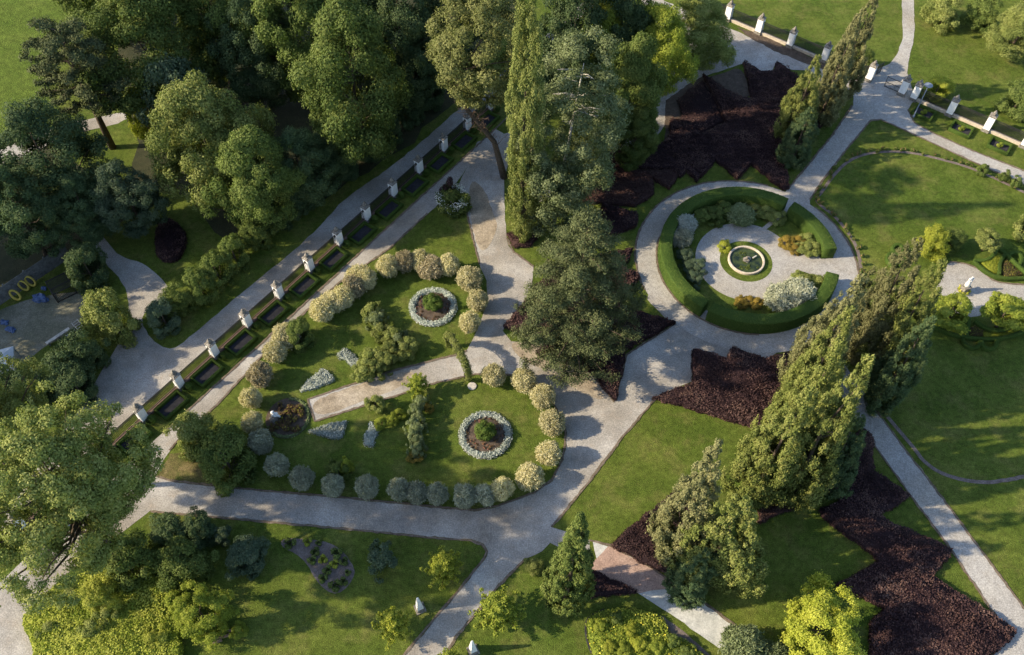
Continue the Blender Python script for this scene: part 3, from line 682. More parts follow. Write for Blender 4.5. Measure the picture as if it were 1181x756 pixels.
# silver edged lawn beds
SB = ('lf_silver_blue',)
bed('silver_bed', G2(zt(290, 420, 4.2, (245, 160), (280, 110), (345, 50), (390, 75), (410, 100), (380, 120), (300, 150))), .22, 'pointed silver plant bed on the lawn above the short path', 'flower bed', SB, 260, .13, .3, amp=.14)
bed('silver_bed', G2(zt(290, 420, 4.2, (290, 355), (380, 320), (475, 300), (455, 380), (400, 387))), .22, 'triangular silver plant bed on the lawn below the short path', 'flower bed', SB, 260, .13, .3, amp=.14)
bed('silver_bed', G2(zt(290, 420, 4.2, (565, 415), (560, 370), (590, 300), (632, 340), (605, 418))), .22, 'narrow silver plant bed beside the yellow green bush', 'flower bed', SB, 260, .13, .3, amp=.14)
bed('silver_bed', G2(zt(380, 280, 4.726, (48, 640), (88, 604), (150, 645), (175, 700), (135, 702))), .22, 'narrow silver plant bed left of the variegated bushes', 'flower bed', SB, 260, .13, .3, amp=.14)
def round_bed(c, r, label):
    o = empty('round_flower_bed', (c[0], c[1], 0), label, 'flower bed')
    m = MB(); m.lathe((0, 0, 0), [(r, 0), (r, .05), (r*.5, .12), (.05, .14)], 40); m.build('soil', 'soil', o, smooth=True)
    a = [Vector((math.cos(2*math.pi*i/44), math.sin(2*math.pi*i/44)))*(r-.3) for i in range(44)]
    vs, fs = sweep_hedge(a, .5, .2, True); leafy('silver_border', vs, fs, 330, .13, SB, parent=o, amp=.12, hmod=.2, jit=.9)
    pf = [(random.uniform(-.3, .3), random.uniform(-.3, .3), .5+.18*k, .55-.05*k) for k in range(7)]+[(.55*math.cos(k), .55*math.sin(k), .5+.06*k, .42) for k in range(10)]
    link('green_bush', crown_mesh('green_bush', pf, 8000, .1, ('lf_box',), jit=.5, tipup=.5), o)
    n = 420; P = np.c_[rng.uniform(-1, 1, (n, 2))*(r-.6), np.full(n, .22)]; P = P[np.hypot(P[:, 0], P[:, 1]) < r-.6]
    pf = [(x, y, .16, .14) for x, y, _ in P[:70]]
    link('bedding_plants', crown_mesh('bedding_plants', pf, 3000, .075, ('lf_red_bed', 'fl_pink'), flowers=.06), o)
round_bed((-7.634, 51.157), 2.3, 'round bed with silver border and green bush on the upper lawn')
round_bed((-2.213, 37.362), 2.33, 'round bed with silver border and green bush on the lower lawn')
# bed of the sitting figure
sb = g(335, 489)
def statue_bed():
    o = empty('oval_flower_bed', sb, 'oval bed of reddish plants around the small sitting figure', 'flower bed')
    m = MB(); m.lathe((0, 0, 0), [(1.95, 0), (1.95, .04), (1, .08), (.05, .1)], 36, 1, 1.05); m.build('soil', 'soil', o)
    a = [Vector((1.8*math.cos(R(w)), 1.9*math.sin(R(w)))) for w in range(-150, 100, 7)]
    vs, fs = sweep_hedge(a, .2, .14); leafy('silver_border', vs, fs, 330, .11, ('lf_grey',), parent=o, amp=.09, jit=.9)
    pf = [(random.uniform(-1.2, 1.2), random.uniform(-1.3, 1.3), .25, .28) for k in range(50)]
    link('bedding_plants', crown_mesh('bedding_plants', pf, 6500, .12, ('lf_red_bed', 'lf_gold_bed'), flowers=.15), o)
statue_bed()
# mulch bed with separate small plants
mp = chaikin(G2(zt(160, 590, 4.218, (715, 180), (740, 158), (860, 160), (960, 175), (1030, 220), (1085, 300), (1075, 350), (1030, 410), (975, 428), (900, 370), (850, 280), (790, 230), (735, 210))), 1)
flat('mulch_bed', rough(mp, .04, .4), Z*3, 'mulch')
sp = crown_mesh('small_plant', [(0, 0, .2, .24), (.16, .05, .22, .2), (-.1, .14, .24, .2), (-.05, -.15, .2, .2)], 700, .09, ('lf_mid',), tipup=.5)
places = ['at the left tip', 'lime coloured at the upper edge', 'small at the upper edge', 'in the upper middle', 'large at the upper right', 'left of the middle', 'lime coloured in the middle', 'right of the lime one', 'at the right edge', 'below the middle', 'small at the lower right edge', 'at the lower left edge', 'at the lowest tip', 'beside the lowest plant']
for (q, pl) in zip(zt(160, 590, 4.218, (765, 190), (850, 178), (905, 180), (890, 225), (995, 230), (875, 268), (928, 262), (983, 283), (1030, 270), (950, 315), (1050, 322), (930, 355), (990, 390), (1030, 368)), places):
    o = link('small_plant', sp, None, g(*q)); s = 1.45 if 'large' in pl or 'left tip' in pl or 'lowest tip' in pl else (.8 if 'small' in pl else 1.1); o.scale = (s, s, s); o.rotation_euler.z = random.uniform(0, 6)
    if 'lime' in pl: o.material_slots[0].link = 'OBJECT'; o.material_slots[0].material = MATS['lf_yellow']
    tag(o, 'low green plant on the grey mulch bed, '+pl, 'plant', 'plants on the mulch bed')
# yellow flower bed at the lower edge
yb = G2(zt(660, 600, 3.937, (100, 440), (180, 400), (300, 400), (400, 412), (450, 440), (480, 520), (540, 520), (690, 640), (690, 720), (180, 720), (110, 540)))
bed('yellow_flower_bed', chaikin(yb, 1), .45, 'leafy bed with yellow flowers beside the lower right path', 'flower bed', ('lf_lime', 'fl_yellow'), 170, .14, .4, fl=.05, clump=.5)
flat('mulch_bed', rough(G2(zt(660, 600, 3.937, (400, 412), (450, 420), (560, 500), (690, 610), (640, 620), (480, 530))), .04, .4), Z*3, 'mulch')
mb = MB(); strip_mb(mb, chaikin(G2(zt(660, 600, 3.937, (180, 395), (105, 430), (92, 480), (108, 560), (150, 640), (200, 720))), 2, False), .14, .1); o = mb.build('bed_edging', 'dark_soil'); o['kind'] = 'structure'

# ---- right hand parterre
PZ = lambda *p: zt(1010, 230, 4.444, *p)
def box_line(pts, label, w=.34, h=.42, closed=False, cat='box hedge'):
    hedge('box_scroll', chaikin(G2(PZ(*pts)), 2, closed), w, h, label, cat, ('lf_box',), 420, .07, 'box scrolls of the right parterre', closed)
box_line([(70, 300), (42, 270), (48, 240), (75, 232), (95, 262), (85, 300)], 'small closed box loop left of the leaning conifers, lower one', closed=True)
box_line([(75, 228), (68, 205), (92, 188), (118, 196), (120, 230), (100, 245)], 'small closed box loop left of the leaning conifers, upper one', closed=True)
box_line([(110, 300), (135, 270), (125, 240), (150, 212), (180, 215)], 'curled box line between the loops and the leaning conifers')
box_line([(488, 265), (545, 315), (620, 352), (750, 345), (860, 330)], 'box line along the upper edge of the statue court')
box_line([(490, 262), (545, 262), (590, 232), (605, 195)], 'curved box line under the small standard tree')
box_line([(600, 190), (660, 232), (760, 322), (820, 370)], 'straight box line right of the yellow plants')
box_line([(645, 225), (618, 270), (618, 330)], 'box line between the yellow plants and the reddish bed')
box_line([(665, 228), (690, 212), (722, 222), (735, 250), (720, 275)], 'round box curl at the right edge above the statue court')
box_line([(258, 560), (258, 592), (320, 618), (400, 645), (470, 658), (560, 662), (650, 655), (720, 630), (800, 600)], 'long box line along the lower edge of the statue garden')
box_line([(440, 665), (450, 692), (488, 712), (525, 700), (530, 672)], 'left one of the two box curls hanging below the statue garden')
box_line([(535, 672), (545, 702), (580, 716), (610, 700), (615, 668)], 'right one of the two box curls hanging below the statue garden')
box_line([(332, 530), (325, 570), (350, 605), (400, 605), (450, 580)], 'box ring below the left standard tree of the statue garden')
box_line([(470, 560), (465, 610), (458, 650)], 'short box line between yellow plants and flower bed below the court')
box_line([(500, 570), (560, 610), (650, 620), (690, 590), (700, 560)], 'box line below the right standard tree of the statue garden')
bed('golden_bed', G2(PZ((530, 272), (600, 215), (635, 230), (610, 300), (605, 320), (560, 300))), .3, 'yellow plants inside the box lines above the court', 'flower bed', ('lf_yellow',), 400, .09, .15)
bed('reddish_bed', G2(PZ((655, 250), (740, 325), (650, 335), (632, 315))), .25, 'reddish bedding plants inside the box triangle at the right', 'flower bed', ('lf_red_bed', 'lf_gold_bed'), 400, .09, .12, fl=.3)
bed('golden_bed', G2(PZ((375, 622), (410, 590), (465, 572), (452, 645), (410, 636))), .3, 'yellow plants left of the short box line below the court', 'flower bed', ('lf_yellow',), 400, .09, .15)
bed('reddish_bed', G2(PZ((475, 610), (500, 590), (550, 620), (540, 648), (478, 645))), .25, 'mixed reddish plants between the two box lines below the court', 'flower bed', ('lf_red_bed', 'lf_gold_bed'), 400, .09, .12, fl=.3)
bed('golden_bed', G2(PZ((545, 625), (640, 630), (700, 600), (760, 580), (790, 590), (700, 625), (640, 645), (550, 650))), .3, 'long yellow strip of plants below the right standard tree', 'flower bed', ('lf_yellow',), 400, .09, .15)
bed('golden_bed', G2(PZ((262, 550), (290, 480), (330, 475), (325, 560), (340, 605), (300, 605))), .55, 'yellow plants at the left corner of the statue garden', 'flower bed', ('lf_yellow',), 300, .1, .3)

# ================================================================== PROTOTYPES OF TREES
ov2 = lambda x: math.sin(math.pi*(.14+.8*x))**.65
tree_proto('oak1', 16, 2.5, 5.6, ov2, 150, 1.15, 78000, .225, 'lf_mid')
tree_proto('oak2', 16, 2.5, 5.5, ov2, 130, 1.3, 78000, .225, 'lf_light', asym=.22)
tree_proto('oak3', 16, 2.2, 5.6, dome, 170, 1.05, 70000, .22, 'lf_dark', asym=.2)
tree_proto('big', 20, 9, 7.2, ov2, 330, .78, 140000, .17, 'lf_lime', asym=.2, core=.1, inner=.2, r0=.45, limbs=40)
tree_proto('round', 4, .3, 2.05, lambda x: math.sin(math.pi*(.22+.7*x))**.6, 62, .55, 20000, .14, 'lf_mid', r0=.12)
tree_proto('shrub', 2.2, .1, 1.3, lambda x: math.sin(math.pi*(.3+.62*x))**.6, 16, .5, 6500, .13, 'lf_mid', r0=.06, limbs=6)
tree_proto('shrub2', 2.2, .1, 1.3, lambda x: math.sin(math.pi*(.3+.62*x))**.6, 22, .38, 6500, .12, 'lf_blue', r0=.06, limbs=6, asym=.25)
def globe_proto(key, sd):
    pf = [(0, 0, 1.25, 1.02), (.1*sd, -.08, 1.15, 1.0-.06*abs(sd)), (-.12, .1*sd, 1.3, .98-.06*abs(sd))]
    for i in range(26):
        d = sph(1)[0]; pf.append((d[0]*.85, d[1]*.85, 1.25+d[2]*.8, rng.uniform(.2, .45)))
    cm = crown_mesh('foliage', pf, 11000, .19, ('lf_cream',), aspect=.32, jit=4, inner=.1, flat_=.92, tipup=.12, shell=(.78, 1.2), spread=.12, center=(0, 0, 1.25))
    PROTO[key] = (cm, limbs_mesh('stem', pf, 2.4, .35, .05, 'bark', 8), 2.4, 1.25)
globe_proto('globe', 1); globe_proto('globe2', -1); globe_proto('globe3', 2.2); globe_proto('globe4', -2.6)
def plume(key, H, Rm, prof, npf, pr, nleaf, leaf, mat, **kw):
    """conifer or poplar made of upswept sprays"""
    pf = envelope(H, kw.pop('zb', .2), Rm, prof, npf, pr, core=.45, asym=kw.pop('asym', .12), tipr=kw.pop('tipr', .6))
    cm = crown_mesh('crown', pf, nleaf, leaf, (mat,), aspect=.5, jit=.8, inner=.22, flat_=kw.pop('flat_', 1.9), tipup=kw.pop('tipup', 1.2), spread=kw.pop('spread', .45), shell=kw.pop('shell', (.45, 1.3)))
    tm = limbs_mesh('trunk', pf, H, .4, H*.012+.08, kw.pop('bark', 'bark'), 8)
    PROTO[key] = (cm, tm, H, Rm)
plume('thuja', 14, 2.5, conef, 300, .4, 70000, .17, 'lf_cone', asym=.05, zb=.1, spread=.3, shell=(.6, 1.1), tipr=.35, flat_=1.4)
plume('thuja2', 14, 2.5, spire, 320, .36, 66000, .17, 'lf_thuja')
plume('juniper', 14, 2.7, lambda x: min(1, .5+x*3)*(1-.95*x**2.3), 350, .4, 84000, .17, 'lf_thuja', asym=.25)
plume('poplar', 28, 2.3, lambda x: min(1, .55+x*3)*(1-max(0, (x-.55)/.45)**2*.75), 380, .55, 90000, .2, 'lf_poplar', asym=.16, zb=.8, flat_=1.9, tipr=.15, shell=(.6, 1.15))
# pine: tufts on level branches
def pine_proto(key, H, zb, Rm, prof, nb, nleaf, leaf, mat):
    pf = []; mb = MB(); mb.tube([(0, 0, -.1), (.1, 0, H*.3), (0, .12, H*.6), (0, 0, H*.93)], [.38, .28, .17, .04], 9)
    for i in range(nb):
        tt = (i+.5)/nb; z = zb+(H-zb)*tt*.96; a = i*2.4+rng.uniform(-.3, .3); L = Rm*prof(tt)*rng.uniform(.75, 1.12)
        tip = Vector((L*math.cos(a), L*math.sin(a), z+L*.08)); b0 = Vector((0, 0, z-L*.12))
        mb.tube([b0, b0.lerp(tip, .5)+Vector((0, 0, .12*L*.3)), tip], [.09, .055, .02], 5, cap=False)
        m = max(2, int(L*2.0))
        for k in range(m):
            s = .22+.8*(k+.5)/m; w = rng.uniform(-.5, .5)*L*.28*s
            c = b0.lerp(tip, s)+Vector((-math.sin(a)*w, math.cos(a)*w, rng.uniform(-.1, .3)))
            pf.append((c.x, c.y, c.z, rng.uniform(.42, .75)))
    cm = crown_mesh('crown', pf, nleaf, leaf, (mat,), aspect=.35, jit=1.1, inner=.2, flat_=.6, tipup=.5, spread=.3, shell=(.5, 1.15))
    PROTO[key] = (cm, mb.mesh('trunk', 'bark', True), H, Rm)
pine_proto('pine', 14, .6, 6.2, lambda x: (1-x)**.55*min(1, .8+x*2), 96, 150000, .17, 'lf_pine')
pine_proto('forest_pine', 16, 6.5, 5, lambda x: (1-.55*x)*min(1, .5+x*2.2), 34, 42000, .26, 'lf_pine')
# young open star shaped trees
def star_proto(key, H, Rm, nb, mat, leaf=.16, per=170):
    mb = MB(); mb.tube([(0, 0, -.05), (0.02, 0, H*.5), (0, 0, H*.92)], [.07, .045, .015], 7); pf = []
    for i in range(nb):
        tt = i/(nb-1); z = H*(.22+.7*tt); a = i*2.4; L = Rm*(1-.75*tt**1.3)*rng.uniform(.8, 1.15)
        b = Vector((0, 0, z)); e = b+Vector((L*math.cos(a), L*math.sin(a), L*.45))
        mb.tube([b, e], [.03, .008], 4, cap=False)
        for k in range(7):
            s = .2+.8*k/6; c = b.lerp(e, s); pf.append((c.x+rng.uniform(-.1, .1), c.y+rng.uniform(-.1, .1), c.z, .3*(1.25-.5*s)))
    for k in range(5): pf.append((0, 0, H*(.8+.05*k), .14))
    cm = crown_mesh('crown', pf, per*nb, leaf, (mat,), aspect=.6, jit=1, inner=.2, flat_=.8, tipup=.3)
    PROTO[key] = (cm, mb.mesh('trunk', 'bark', True), H, Rm)
star_proto('star', 4, 1.8, 34, 'lf_yellow', .17, 330)
star_proto('star2', 4, 1.8, 28, 'lf_yellow', .17, 330)
# bright tree with upright plumes
pf = [(a[0], a[1], a[2], a[3]) for a in envelope(5.5, .4, 2.6, lambda x: math.sin(math.pi*(.25+.65*x))**.7, 90, .42, core=.3, asym=.25)]
PROTO['plumed'] = (crown_mesh('crown', pf, 44000, .125, ('lf_yellow',), tipup=.9, flat_=1.3, jit=.9, spread=.35, shell=(.5, 1.2)), limbs_mesh('trunk', pf, 5.5, .4, .14, 'bark', 12), 5.5, 2.6)

def T(key, px, py, Rpx, H, label, name='broadleaf_tree', cat='tree', zc=None, **kw):
    xy, r = at_crown(px, py, Rpx, H, zc); r *= .87 if key.startswith('oak') else .9
    return tree(key, xy, H, r, label, cat, name, **kw)
def Tb(key, base, top, Rpx, label, name='conifer', cat='conifer', **kw):
    H = height_of(base, top); q = g(*base); r = .8*Rpx*dist(base[0], base[1], H*.5)/FO
    return tree(key, (q.x, q.y), H, r, label, cat, name, **kw)
wg = 'trees of the wood left of the lane'
for i, (x, y, cm_) in enumerate(MOUNDS):
    tree('shrub', (x, y), random.uniform(1.1, 1.9), random.uniform(.7, 1.2), 'low rounded mound of shrub standing in the yellow green ground cover', 'shrub', 'mound_shrub', 'mounds in the ground cover', cmat=cm_)
for i, (x, y) in enumerate(((700, 722), (718, 712), (735, 726), (712, 745), (745, 742), (765, 745), (785, 738), (728, 750), (800, 752), (752, 757))):
    q = g(x, y); tree('shrub2', (q.x, q.y), random.uniform(.8, 1.3), random.uniform(.5, .85), 'leafy clump rising from the yellow flower bed at the lower edge', 'shrub', 'mound_shrub', 'clumps in the yellow flower bed', cmat=random.choice(['lf_lime', 'lf_yellow', 'lf_mid']))
# ---- the wood, upper left
T('forest_pine', 82, 100, 60, 16, 'dark flat topped pine at the edge of the mown meadow, upper left', 'pine_tree', 'pine', group=wg)
T('oak2', 160, 48, 72, 17, 'broad pale green tree right behind the flat topped pine', cmat='lf_mid', group=wg)
T('oak1', 232, 22, 50, 16, 'mid green tree at the top edge, second crown right of the pine', group=wg)
T('oak3', 282, 52, 50, 15, 'dark crown in the shadow between the pale and the bright green trees', group=wg)
T('oak1', 330, 25, 62, 18, 'tall mid green crown at the top edge left of the bright green tree', group=wg)
T('oak2', 398, 85, 72, 19, 'large bright green crown nearest the lane in the upper wood', cmat='lf_mid', group=wg)
T('oak3', 450, 25, 55, 18, 'dark green crown at the top edge left of the yellowish leaning tree', group=wg)
T('oak3', 468, 78, 36, 11, 'low dark green tree between the lane and the yellowish leaning tree', group=wg)
T('oak2', 228, 165, 62, 16, 'large sunlit pale green tree with ragged top in the middle of the wood', group=wg)
T('oak1', 285, 205, 54, 13, 'green tree joined to the right side of the sunlit pale tree', group=wg)
T('oak3', 338, 190, 46, 10, 'dark tree at the lane below the bright green crown', group=wg)
T('oak3', 382, 168, 34, 8, 'dark low tree along the lane, right of the others', group=wg)
T('oak3', 42, 190, 66, 15, 'dark tree on the left edge with paler lower leaves', group=wg)
T('oak3', 12, 250, 46, 12, 'dark tree on the left edge above the play yard', group=wg)
T('oak3', 88, 245, 38, 9, 'dark tree between the play yard and the drive end', group=wg)
T('oak3', 140, 232, 40, 10, 'dark bluish tree right of the pine trunk', cmat='lf_blue', group=wg)
T('round', 195, 118, 40, 11, 'rounded bluish tree behind the sunlit pale tree', cmat='lf_blue', group=wg)
T('round', 156, 138, 18, 7, 'small bright yellow green tree between pine and bluish tree', cmat='lf_yellow', group=wg)
T('oak3', 515, -15, 50, 19, 'dark crown at the top edge behind the leaning tree', group=wg)
T('oak1', 100, -35, 60, 17, 'tree cut by the top edge above the flat topped pine', group=wg)
T('oak3', 380, -20, 70, 19, 'tree cut by the top edge behind the bright green crown', group=wg)
T('oak3', 425, 125, 32, 8, 'small dark tree right at the lane below the dark crown', group=wg)
# trees left of the frame that throw the long shadows over the forecourt and lane
for i, (x, y, h) in enumerate(((-63, 43, 18), (-92, 98, 15), (-64, 53, 17))):
    tree('oak3', (x, y), h, 7, 'dark tree outside the left edge of the picture', 'tree', 'broadleaf_tree', 'trees beyond the left edge')
# undergrowth along the lane
ug = [(186, 372, 22, 3.6), (203, 352, 20, 3.6), (226, 336, 21, 4), (246, 316, 21, 4), (266, 296, 20, 4), (290, 272, 20, 4), (312, 250, 20, 4), (338, 232, 20, 4), (362, 210, 20, 4), (388, 190, 20, 4), (414, 168, 20, 4), (440, 148, 19, 4), (466, 126, 19, 4), (492, 104, 18, 4)]
for i, (x, y, r, h) in enumerate(ug):
    T('round', x, y, r, h, 'leafy bush in the row along the gravel lane, %s from its lower end' % ORD[i], 'lane_bush', 'bush', group='bushes along the lane', cmat='lf_blue' if i < 1 else ('lf_mid' if i < 6 else 'lf_dark'))
# ---- around the play yard
T('round', 122, 372, 31, 6, 'bright green bush tree between the play yard and the drive', 'bush_tree', 'bush', cmat='lf_light')
T('round', 96, 316, 25, 5, 'dark green bush at the upper corner of the play yard', 'bush_tree', 'bush', cmat='lf_dark')
for i, (x, y, r, h) in enumerate(((92, 415, 26, 4.5), (70, 440, 28, 4), (38, 462, 28, 4), (88, 455, 26, 3.5), (8, 470, 26, 4))):
    T('round', x, y, r, h, 'dark bush in the group below the play yard, %s from the drive' % ORD[i], 'yard_bush', 'bush', group='bushes below the play yard', cmat='lf_dark')
# ---- big tree lower left
T('big', 66, 576, 116, 20, 'huge spreading yellow green tree in the lower left over the fence', 'spreading_tree', zc=14.5, cmat='lf_light')
T('big', -45, 495, 80, 19, 'spreading tree cut by the left edge behind the huge yellow green one', 'spreading_tree', zc=13.5, cmat='lf_light')
T('round', 226, 508, 30, 4.6, 'left green bush of the pair between fence path and cross path', 'garden_bush', 'bush', cmat='lf_light')
T('round', 262, 532, 40, 5, 'larger dark green bush of the pair above the cross path', 'garden_bush', 'bush')
T('round', 200, 625, 28, 3.2, 'dark bush in the shade below the cross path, nearest the huge tree', 'garden_bush', 'bush', cmat='lf_dark')
T('round', 232, 618, 24, 2.8, 'dark bush right beneath the edge of the cross path', 'garden_bush', 'bush', cmat='lf_dark')
T('round', 215, 655, 34, 4, 'green bush above the yellow green tree in the lower left', 'garden_bush', 'bush')
T('round', 150, 655, 36, 5, 'green bush merging with the ground cover under the huge tree', 'garden_bush', 'bush')
T('round', 120, 700, 24, 3, 'green bush rising from the yellow green ground cover', 'garden_bush', 'bush', cmat='lf_cover')
T('plumed', 238, 712, 36, 4.5, 'yellow green tree at the lower edge beside the ground cover', 'golden_tree', 'tree', cmat='lf_lime')
T('shrub', 282, 735, 10, 1.5, 'little yellow green shrub beside the stacked stones at the lower edge', 'small_shrub', 'shrub', cmat='lf_lime')
T('shrub2', 262, 625, 14, 2, 'small bluish shrub left of the big lobed one', 'small_shrub', 'shrub')
T('round', 291, 648, 27, 2.6, 'lobed bluish green shrub on the shaded lawn below the cross path', 'lobed_shrub', 'shrub', cmat='lf_blue')
T('shrub2', 448, 647, 22, 2.4, 'bluish green shrub between the mulch bed and the open yellow tree', 'lobed_shrub', 'shrub')
T('star', 518, 656, 25, 3.2, 'open yellow green young tree left of the path fork', 'young_tree', 'tree')
T('star2', 461, 724, 24, 3.2, 'open yellow green young tree at the lower edge left of the obelisk', 'young_tree', 'tree')
T('star', 582, 704, 31, 3.6, 'open young tree leaning over the path beside the lower obelisk', 'young_tree', 'tree', cmat='lf_lime')
T('star2', 528, 762, 16, 2, 'small young tree cut by the lower edge on the path side', 'young_tree', 'tree', cmat='lf_lime')
T('shrub', 622, 650, 12, 1.0, 'low green shrub at the path fork beside the lone conifer', 'small_shrub', 'shrub', cmat='lf_light')
T('plumed', 962, 712, 50, 5.8, 'bright yellow tree at the lower edge beside the zigzag purple bed', 'golden_tree', 'tree')
T('globe', 868, 738, 28, 2.8, 'dull olive green bush at the lower end of the lower right path', 'olive_bush', 'bush', cmat='lf_grey')
T('globe2', 905, 752, 22, 2.2, 'second olive green bush next to the bright yellow tree', 'olive_bush', 'bush', cmat='lf_grey')
# ---- centre
Tb('poplar', (599, 274), (600, -22), 27, 'very tall narrow poplar in the upper middle', 'poplar_tree', 'poplar')
def robinia():
    b = g(577, 205); top = g(545, 48, 17)
    o = empty('leaning_tree', b, 'yellowish leaning tree with a long bare brown limb, left of the tall poplar', 'tree')
    lx, ly = top.x-b.x, top.y-b.y
    pf = []
    for i in range(190):
        d = sph(1)[0]*rng.uniform(.4, 1)**.5; pf.append((lx+d[0]*4.4, ly+d[1]*4.0, 16.5+d[2]*6.5, rng.uniform(.55, 1.1)))
    link('crown', crown_mesh('crown', pf, 62000, .2, ('lf_robinia',), center=(lx, ly, 15)), o)
    mb = MB(); P1 = Vector((lx*.45, ly*.35, 4.8)); P2 = Vector((lx-2.2, ly*.9, 10)); P3 = Vector((lx-2.4, ly, 15))
    mb.tube([(0, 0, -.1), P1*.5, P1, P2, P3], [.4, .34, .28, .2, .08], 9)
    for i in range(9):
        q = Vector(pf[i*7][:3]); s = P2.lerp(P3, rng.uniform(0, .8)); mb.tube([s, s.lerp(q, .5)+Vector((0, 0, .2)), q], [.1, .07, .02], 5)
    mb.build('trunk', 'bark', o, smooth=True)
    mb = MB()
    for i in range(46):
        s = P1.lerp(P2, rng.uniform(-.1, .95)); d = Vector(rng.normal(size=3)); d.z = abs(d.z)*.8+.5; e = s+d.normalized()*rng.uniform(.8, 2.2)
        mb.tube([s, s.lerp(e, .5)+Vector((rng.uniform(-.1, .1), 0, .1)), e], [.035, .022, .008], 4)
        for j in range(4):
            u = s.lerp(e, rng.uniform(.4, .95)); w = u+Vector(rng.normal(size=3))*.35; mb.tube([u, w], [.014, .006], 3)
    mb.build('bare_limbs', 'brown_twig', o)
robinia()
def grey_poplar():
    b = g(634, 268); o = empty('grey_poplar', b, 'grey leaved tree with white bare branches right of the tall poplar', 'tree')
    top = g(662, 95, 16); lx, ly = top.x-b.x, top.y-b.y; pf = []
    for i in range(260):
        tt = rng.uniform(0, 1); R_ = 2.1+3.1*math.sin(math.pi*min(1, tt*1.0)**1.2)
        a = rng.uniform(0, 6.28); q = math.sqrt(rng.uniform(.2, 1))*R_
        pf.append((lx*tt*1.1+q*math.cos(a), ly*tt*1.1+q*math.sin(a), 1.5+tt*18.5, rng.uniform(.5, 1.0)))
    for i in range(70):
        tt = rng.uniform(.12, .86); pf.append((lx*tt*1.1+rng.uniform(-1.2, 1.2), ly*tt*1.1-rng.uniform(.6, 1.8), tt*18+rng.uniform(.2, 1.4), rng.uniform(.5, .8)))
    link('crown', crown_mesh('crown', pf, 105000, .18, ('lf_grey',), center=(lx*.5, ly*.5, 10), spread=.35, shell=(.5, 1.2)), o)
    mb = MB(); mb.tube([(0, 0, -.1), (lx*.3, ly*.3, 6), (lx*.7, ly*.7, 12), (lx*1.1, ly*1.1, 18)], [.26, .2, .12, .04], 8)
    for i in range(14):
        tt = rng.uniform(.6, .92); s = Vector((lx*tt*1.1, ly*tt*1.1, tt*19)); a = rng.uniform(3.6, 6.2); L = rng.uniform(3, 5.3)*(1.25-tt*.6)
        e = s+Vector((L*math.cos(a), L*math.sin(a)*.9, L*.55)); mb.tube([s, s.lerp(e, .5)+Vector((0, 0, .25)), e], [.08, .05, .012], 5)
        for j in range(3):
            u = s.lerp(e, .4+.2*j); w = u+Vector((rng.uniform(-1, 1), -rng.uniform(0, 1), rng.uniform(.2, .9))); mb.tube([u, w], [.03, .008], 4)
    mb.build('trunk', 'pale_bark', o, smooth=True)
grey_poplar()
T('oak1', 722, 92, 44, 14, 'green tree right of the grey leaved tree', zc=8.5)
T('oak2', 752, 45, 40, 12, 'pale yellow green upright tree at the top right of the wood', cmat='lf_lime')
T('oak2', 800, 25, 40, 9, 'pale green tree beside the fence pillar at the top edge')
T('oak3', 655, 15, 52, 18, 'dark crown at the top edge behind the poplar')
T('oak2', 688, 42, 34, 12, 'small pale green crown above the grey leaved tree', cmat='lf_lime')
T('oak3', 710, -10, 50, 18, 'dark crown at the top edge right of the poplar')
T('oak1', 672, 165, 32, 9, 'green tree low beside the grey leaved tree', cmat='lf_light')
T('oak1', 728, 150, 30, 8, 'green tree low at the bend of the north path')
q = g(662, 405)
tree('pine', (q.x, q.y), height_of((662, 405), (670, 242)), 6.3, 'large round dark pine on the star bed in the middle', 'pine', 'pine_tree')
q = g(661, 690)
tree('thuja', (q.x, q.y), 16.8*1.0, 2.05, 'lone dense green conifer at the path fork below the middle', 'conifer', 'conifer')
# ---- leaning conifer rows
cr = 'conifers of the long row at the right'
for key, b, tp, r, lab, cm_ in (('thuja2', (784, 628), (832, 503), 48, 'grey olive conifer at the lower left end of the row', 'lf_olive'), ('juniper', (822, 655), (850, 560), 54, 'light green conifer at the foot of the row nearest the lower path', None), ('juniper', (802, 672), (812, 625), 36, 'low dark green conifer at the lower end of the row', 'lf_dark'),
                       ('juniper', (872, 566), (945, 440), 48, 'bright green conifer on the left side in the middle of the row', None), ('thuja2', (912, 562), (1005, 400), 50, 'pointed conifer standing free on the right side of the row', None), ('juniper', (900, 520), (975, 385), 40, 'conifer of the row left of the pointed one', None),
                       ('juniper', (915, 475), (988, 345), 42, 'conifer in the middle of the row above the dark spiked bed', None), ('juniper', (928, 438), (1002, 308), 40, 'conifer of the row where its crown meets the ring path', 'lf_olive'), ('juniper', (985, 398), (1058, 262), 40, 'conifer near the upper end of the row', 'lf_olive'),
                       ('juniper', (1008, 420), (1085, 285), 36, 'darker conifer on the lawn side near the upper end of the row', 'lf_thuja'), ('juniper', (1012, 455), (1072, 350), 34, 'conifer with leaves darkened for shade on the lawn side above the diagonal path', 'lf_dark'), ('juniper', (950, 545), (1000, 470), 34, 'conifer with leaves darkened for shade behind the pointed one beside the zigzag bed', 'lf_dark')):  # last conifers: shaded side of the row painted as darker leaves
    Tb(key, b, tp, r, lab, group=cr, cmat=cm_)
cn = 'conifers of the row left of the gate'
for key, b, tp, r, lab, cm_ in (('juniper', (908, 178), (918, 112), 26, 'low dark green conifer at the front of the row left of the gate', 'lf_dark'), ('juniper', (905, 150), (932, 52), 28, 'light green conifer of the row left of the gate', None), ('thuja2', (938, 130), (975, 5), 28, 'brownish olive conifer of the row left of the gate', 'lf_olive'), ('thuja2', (955, 105), (1000, -30), 28, 'brownish conifer behind the others at the top edge by the gate', 'lf_olive')):
    Tb(key, b, tp, r, lab, group=cn, cmat=cm_)
T('round', 988, 55, 14, 3, 'leafy bush behind the left gate pillar', 'garden_bush', 'bush')
